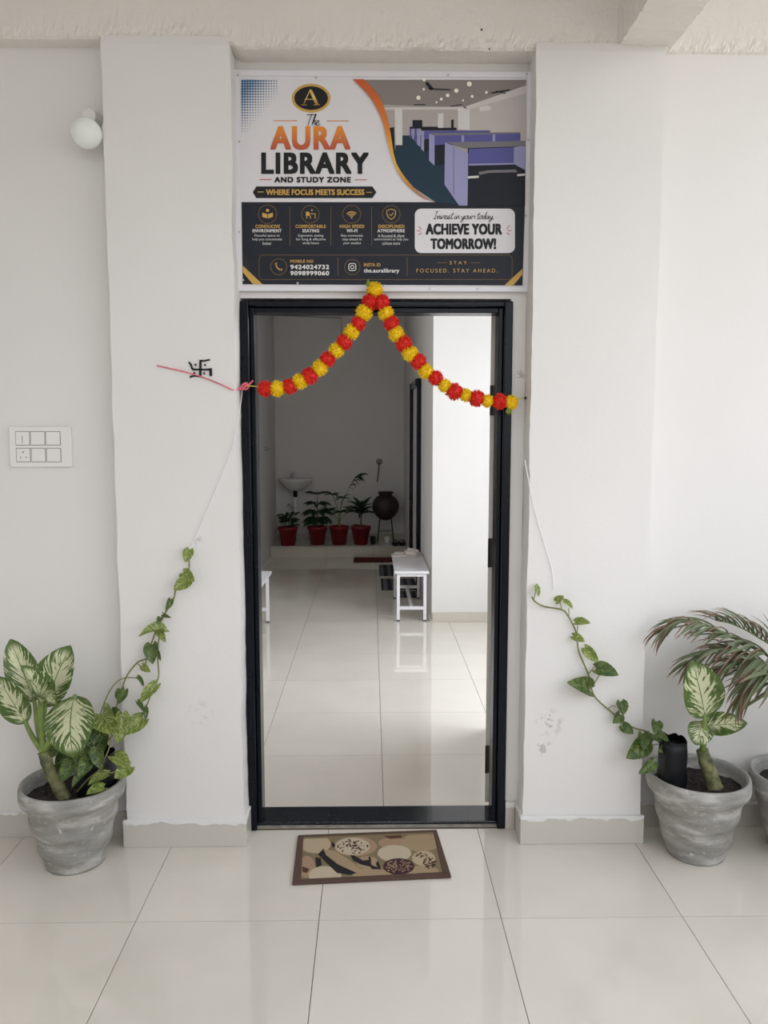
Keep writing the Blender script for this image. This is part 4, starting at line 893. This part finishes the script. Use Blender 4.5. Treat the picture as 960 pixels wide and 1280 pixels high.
blob([(245, 155), (290, 160), (360, 205), (420, 250), (385, 268), (310, 225), (250, 180)], 'mat_tan', 2)
blob([(238, 150), (247, 178), (300, 222), (390, 262), (360, 270), (300, 262), (252, 215), (213, 176)], 'mat_black', 3)
blob([(362, 180), (380, 182), (420, 205), (448, 202), (452, 232), (410, 222), (375, 204)], 'mat_black', 3); blob([(446, 186), (456, 190), (458, 225), (500, 244), (462, 244), (448, 225)], 'mat_black', 3); blob([(488, 205), (497, 225), (502, 245), (494, 245), (480, 220)], 'mat_black', 3)
blob([(200, 190), (225, 195), (230, 225), (205, 236)], 'mat_black', 2); blob([(275, 116), (292, 132), (286, 146), (276, 138)], 'mat_black', 3); blob([(518, 92), (600, 88), (596, 100), (545, 104)], 'mat_dark', 2); blob([(140, 232), (172, 244), (160, 262), (140, 256)], 'mat_dark', 2)
rn = random.Random(9); q = MB(mc); q2 = MB(mc); q3 = MB(mc)
def speck(q, cx_, cy_, rx, ry, n, s_, lay):
    for _ in range(n):
        t = rn.uniform(0, 6.283); r = math.sqrt(rn.random()) * .9; x, y = cx_ + rx * r * math.cos(t), cy_ + ry * r * math.sin(t); w_ = s_ * rn.uniform(.6, 1.3)
        if inside((x, y)): q.prism([zm(x + w_ * math.cos(k), y + w_ * .55 * math.sin(k), .0086 + .0004 * lay) for k in (0, 1.2, 2.5, 3.8, 5.0)][::-1], (0, 0, -.001))
speck(q, 372, 140, 78, 38, 75, 4.5, 4); speck(q2, 585, 232, 68, 34, 90, 4, 5); speck(q, 725, 215, 36, 28, 45, 4.5, 4.2); speck(q, 690, 180, 30, 14, 16, 4, 4.4)
tag(q.build('pebble_specks', 'mat_dark', mat), kind='stuff'); tag(q2.build('pebble_specks', 'mat_rose', mat), kind='stuff')

# ================================================================ INSIDE
def bench(org, lx, ly, label):
    t = thing('bench', org, label, 'bench', 'white metal benches'); h = .43; s_ = .026
    MB().box((0, 0, h - .022), (lx, ly, h)).build('seat', 'bench_white', t, bevel=.003)
    for x in (.02, lx - .02 - s_):
        for y in (.02, ly - .02 - s_):
            l_ = MB().box((x, y, .006), (x + s_, y + s_, h - .022)).build('leg', 'bench_white', t, bevel=.002)
            MB().box((x - .001, y - .001, 0), (x + s_ + .001, y + s_ + .001, .012)).build('foot_cap', 'rubber', l_)
    for y in (.02, ly - .02 - s_):
        MB().box((.02 + s_, y, h - .048), (lx - .02 - s_, y + s_, h - .022)).build('apron', 'bench_white', t)
        MB().box((.02 + s_, y, .1), (lx - .02 - s_, y + s_, .126)).build('stretcher', 'bench_white', t)
    MB().box((lx / 2 - s_ / 2, .02 + s_, .1), (lx / 2 + s_ / 2, ly - .02 - s_, .126)).build('stretcher', 'bench_white', t)
    return t
bench((.192, 6.585, 0), .29, .98, 'white metal bench at the right corridor corner with slippers on top')
bench((-1.265, 5.64, 0), .43, .98, 'white metal bench by the left inner wall, half hidden by door frame')
# slippers on bench
def slipper(org, rz, mat_, label, grp, nm='slipper'):
    t = thing(nm, org, label, nm, grp); t.rotation_euler = (0, 0, rz)
    out = [(.0, -.125), (.03, -.12), (.038, -.08), (.034, -.02), (.042, .05), (.04, .1), (.015, .13), (-.02, .128), (-.04, .09), (-.042, .04), (-.034, -.03), (-.036, -.08), (-.028, -.12)]
    MB().prism([(x, y, 0) for x, y in out], (0, 0, .022)).build('sole', mat_, t, bevel=.006)
    q = MB(); rows = []
    for i in range(7):
        y = .0 + .11 * i / 6
        for k in range(9):
            a_ = math.pi * k / 8; rows.append((.043 * math.cos(a_) * (1 - .25 * (i / 6) ** 2), y, .018 + (.045 - .022 * i / 6) * math.sin(a_)))
    q.add(rows, [(i * 9 + k, i * 9 + k + 1, (i + 1) * 9 + k + 1, (i + 1) * 9 + k) for i in range(6) for k in range(8)]); o = q.build('upper', mat_, t, True)
    sm = o.modifiers.new('thick', 'SOLIDIFY'); sm.thickness = .006
    return t
slipper((.31, 7.35, .43), math.radians(-84), 'slipper_pale', 'pale slipper on the corridor bench, the nearer one of the pair', 'slippers on the bench')
slipper((.34, 7.49, .43), math.radians(-95), 'slipper_pale', 'pale slipper at the far edge of the corridor bench', 'slippers on the bench')
slipper((.305, 10.11, .145), math.radians(2), 'shoe_black', 'black shoe at the right end of the raised platform, left of pair', 'black shoes on the platform', 'shoe')
slipper((.392, 10.12, .145), math.radians(-1), 'shoe_black', 'black shoe at the right end of the raised platform, beside the wall', 'black shoes on the platform', 'shoe')
# mats
def floor_mat(nm, a, b_, mat_, label):
    c0 = Vector(((a[0] + b_[0]) / 2, (a[1] + b_[1]) / 2, 0)); o = MB(c0).box((a[0], a[1], .001), (b_[0], b_[1], .012)).build(nm, mat_, bevel=.004)
    return tag(o, label, 'mat')
ga, gb_ = gnd(441, 703.5), gnd(500, 696.8)
floor_mat('door_mat', (-.22, gnd(441, 703)[1], 0), (.38, 9.97, 0), 'mat_red', 'dark red mat lying before the raised platform step')
g1, g2 = gnd(474, 720), gnd(474, 707)
floor_mat('floor_mat', (.09, g1.y, 0), (.44, g2.y, 0), 'mat_stripe', 'dark striped mat farther along the corridor behind the bench')
g1, g2 = gnd(477, 738), gnd(477, 724.5)
floor_mat('floor_mat', (.10, g1.y, 0), (.48, g2.y, 0), 'mat_stripe', 'dark striped mat half beneath the far end of bench')
g1, g2 = gnd(495, 748), gnd(495, 739.5)
floor_mat('floor_mat', (.235, g1.y + .02, 0), (.465, g2.y - .02, 0), 'mat_stripe', 'small dark striped mat under the corridor bench')
# basin
bz = at(369, 600, 10.45); bo = Vector((bz.x, 10.645, .145))
ba = thing('wash_basin', bo, 'small white wash basin with tap on the dark back wall', 'basin')
zz = bz.z - .145
q = MB(); q.lathe([(.02, zz - .14), (.07, zz - .135), (.14, zz - .09), (.2, zz - .02), (.225, zz), (.225, zz + .018), (.2, zz + .018), (.17, zz - .03), (.06, zz - .09), (.01, zz - .095)], (0, -.2, 0), 36, sx=1, sy=.85); q.box((-.2, -.09, zz - .06), (.2, 0, zz + .018)); q.build('bowl', 'ceramic', ba, True)
MB().tube([(-.06, -.05, zz + .018), (-.06, -.05, zz + .075)], .013, 12).tube(smoothpath([(-.06, -.05, zz + .06), (-.06, -.1, zz + .085), (-.055, -.15, zz + .07)], 4), .009, 10).tube([(-.06, -.05, zz + .075), (-.03, -.055, zz + .1)], .007, 8).build('tap', 'chrome', ba, True)
MB().tube([(0, -.2, zz - .13), (0, -.2, zz - .22)], .026, 14).build('drain_trap', 'iron_black', ba, True)
MB().tube([(0, -.2, zz - .22), (0, -.2, zz - .55), (0, -.2, .02)], .018, 12).build('drain_pipe', 'plastic_white', ba, True)
MB().tube(smoothpath([(-.12, -.01, zz - .36), (-.1, -.06, zz - .33), (-.03, -.1, zz - .42)], 5), .008, 8).lathe([(.02, zz - .44), (.024, zz - .41), (.02, zz - .37), (.012, zz - .36)], (-.03, -.1, 0), 14).build('stop_valve', 'chrome', ba, True)
# hook and cable on back wall
hk = at(474, 577, 10.655); t = thing('wall_hook', hk, 'round pale wall rosette with a dangling dark cord on back wall', 'wall fitting')
MB().lathe([(.042, 0), (.042, .012), (.03, .022), (.012, .03)], (0, 0, 0), 24, M4=Matrix.Rotation(math.pi / 2, 4, 'X')).build('rosette', 'plastic_grey', t, True)
MB().tube(smoothpath([(0, -.025, -.01), (-.004, -.03, -.08), (-.016, -.02, -.18), (-.028, -.015, -.27)], 5), .007, 8).build('cord', 'iron_black', t, True)
# conduit
p0, p1, p2 = at(343, 394, 10.65), at(427, 397.5, 10.65), at(427, 432, 10.65)
tag(MB(p1).tube([p0 + Vector((.02, -.0, 0)), p1, p2], .007, 8).build('conduit', 'plastic_grey'), 'thin grey conduit bent along the top of the back wall', 'conduit')
# lever on left inner wall
lv = at(345, 561, 9.6); lv.x = -1.27; t = thing('wall_latch', lv, 'small metal lever latch on the left corridor wall', 'latch')
MB().tube([(0, 0, 0), (.03, 0, 0)], .022, 14).build('rose_plate', 'chrome', t, True); MB().tube([(.02, 0, 0), (.065, 0, 0), (.085, -.04, 0), (.09, -.09, 0)], .008, 8).build('lever', 'chrome', t, True)
# clay water pot on stand
wc = at(482, 633, 10.33); st0 = Vector((wc.x, 10.33, .145))
sd = thing('pot_stand', st0, 'thin black iron stand holding the dark clay water pot', 'stand')
zr = wc.z - .145 - .13
ringp = [(.1 * math.cos(k * .2618), .1 * math.sin(k * .2618), zr) for k in range(25)]
MB().tube(ringp, .006, 6, cap=False).build('ring', 'iron_black', sd, True)
MB().tube([(x * .95, y * .95, zr * .45) for x, y, z in ringp], .004, 6, cap=False).build('ring', 'iron_black', sd, True)
for k in range(4):
    a_ = math.pi / 4 + k * math.pi / 2; MB().tube([(.1 * math.cos(a_), .1 * math.sin(a_), zr), (.15 * math.cos(a_), .15 * math.sin(a_), .0)], .006, 6).build('leg', 'iron_black', sd, True)
wpo = Vector((wc.x, 10.33, .145 + zr)); t = thing('water_pot', wpo, 'round dark clay water pot on an iron stand', 'pot')
MB().lathe([(.02, -.05), (.07, -.035), (.12, .005), (.158, .06), (.175, .12), (.172, .17), (.15, .22), (.115, .255), (.09, .268), (.082, .28), (.09, .295), (.1, .305), (.098, .312), (.08, .31)], (0, 0, 0), 40).build('body', 'clay_black', t, True)
MB().lathe([(.02, .308), (.1, .31), (.1, .322), (.03, .328)], (0, 0, 0), 30).build('lid', 'clay_black', t, True)
tag(MB((wc.x + .02, 10.28, .145)).lathe([(.03, 0), (.034, .01), (.036, .085), (.033, .085), (.03, .012)], (wc.x + .02, 10.28, .145), 20).build('tumbler', 'ceramic', None, True), 'small white cup standing beneath the water pot stand', 'cup')
tag(MB((wc.x - .16, 10.2, .145)).lathe([(.028, 0), (.032, .01), (.036, .1), (.033, .1), (.028, .012)], (wc.x - .165, 10.2, .145), 20).build('tumbler', 'iron_black', None, True), 'small dark cup on the platform left of the pot stand', 'cup')
# red potted plants
IL = [leaf_mesh('leaf', 'indoor_leaf', 'oval', .8, .2, 6), leaf_mesh('leaf', 'indoor_leaf', 'strap', 1.1, .4, 6, hw=1.5)]
def red_pot(px, label, Y=10.2):
    g = gnd(px, 680, .145); org = Vector((at(px, 670, Y).x, Y, .145))
    t = thing('potted_plant', org, label, 'potted plant', 'plants in red pots on the platform')
    MB().lathe([(.03, 0), (.088, 0), (.118, .2), (.13, .2), (.132, .235), (.122, .235), (.112, .205)], seg=32).build('pot', 'red_plastic', t, True, bevel=0)
    MB().lathe([(.002, .208), (.113, .206)], seg=24).build('soil', 'soil', t); return t, org
def lf(t, b_, tp_, k=0, wk=1.0): leaf_at('leaf', IL[k], t, (0, 0, 0), b_, tp_, (0, -.4, 1), wk)
rn = random.Random(3)
t, o_ = red_pot(360, 'low bushy plant in red pot under the wash basin', 10.12)
for k in range(64):
    a_ = rn.uniform(0, 6.28); r = rn.uniform(.02, .14); z = .2 + rn.uniform(.03, .19); b_ = Vector((r * math.cos(a_) * .6, r * math.sin(a_) * .6, z))
    lf(t, b_, b_ + Vector((math.cos(a_) * .09, math.sin(a_) * .07, rn.uniform(-.02, .05))), 0, 1.3)
for k in range(5): MB().tube([(0, 0, .2), (.05 * math.cos(k * 1.3), .05 * math.sin(k * 1.3), .33)], .004, 6).build('stem', 'stem_brown', t, True)
t, o_ = red_pot(397, 'tiered leafy plant in red pot right of the basin pipe')
MB().tube([(0, 0, .2), (0, 0, .66)], [.007, .004], 7).build('stem', 'stem_brown', t, True)
for z, n, l_, dz in ((.64, 8, .15, .02), (.52, 8, .17, -.02), (.42, 9, .2, -.05), (.34, 9, .19, -.09), (.28, 7, .12, -.03)):
    for k in range(n):
        a_ = k * 6.283 / n + z * 9; b_ = Vector((.02 * math.cos(a_), .02 * math.sin(a_), z)); lf(t, b_, b_ + Vector((math.cos(a_) * l_, math.sin(a_) * l_ * .8, dz + rn.uniform(-.02, .02))), 0, 1.15)
t, o_ = red_pot(424, 'slender tall palm in red pot, third from the left')
for (ex, ez, n) in ((.27, .86, 16), (-.1, .64, 10), (.06, .6, 10), (.02, .42, 10), (.16, .45, 10), (-.14, .45, 10)):
    P = smoothpath([(0, 0, .2), (ex * .15, 0, .2 + (ez - .2) * .5), (ex * .7, -.01, ez - .03), (ex, -.02, ez)], 5); MB().tube(P, .0045, 6).build('stem', 'stem_green', t, True)
    for k in range(n):
        p = P[len(P) - 1 - min(k // 2, 7)]; sg = 1 if k % 2 else -1; lf(t, p, p + Vector((.09 + .03 * sg, rn.uniform(-.06, .02), (.05 * sg if ex > .2 else .02) - .02 * rn.random())) if ex > .2 else p + Vector((sg * .1, rn.uniform(-.05, .05), rn.uniform(-.05, .05))), 1, 1.3)
t, o_ = red_pot(451, 'dark strap-leaved plant in red pot beside the water pot')
MB().tube([(0, 0, .2), (.01, 0, .42)], [.009, .007], 7).build('stem', 'stem_brown', t, True)
for k in range(16):
    a_ = k * 2.4; l_ = .2 + .05 * rn.random(); e_ = .9 - k * .07; b_ = Vector((.01, 0, .44 - .004 * k)); lf(t, b_, b_ + Vector((math.cos(a_) * l_ * math.cos(e_), math.sin(a_) * l_ * .7 * math.cos(e_), l_ * math.sin(e_))), 1, 1.7)
lf(t, Vector((0, -.02, .22)), Vector((-.12, -.06, .25)), 1, 1.4)
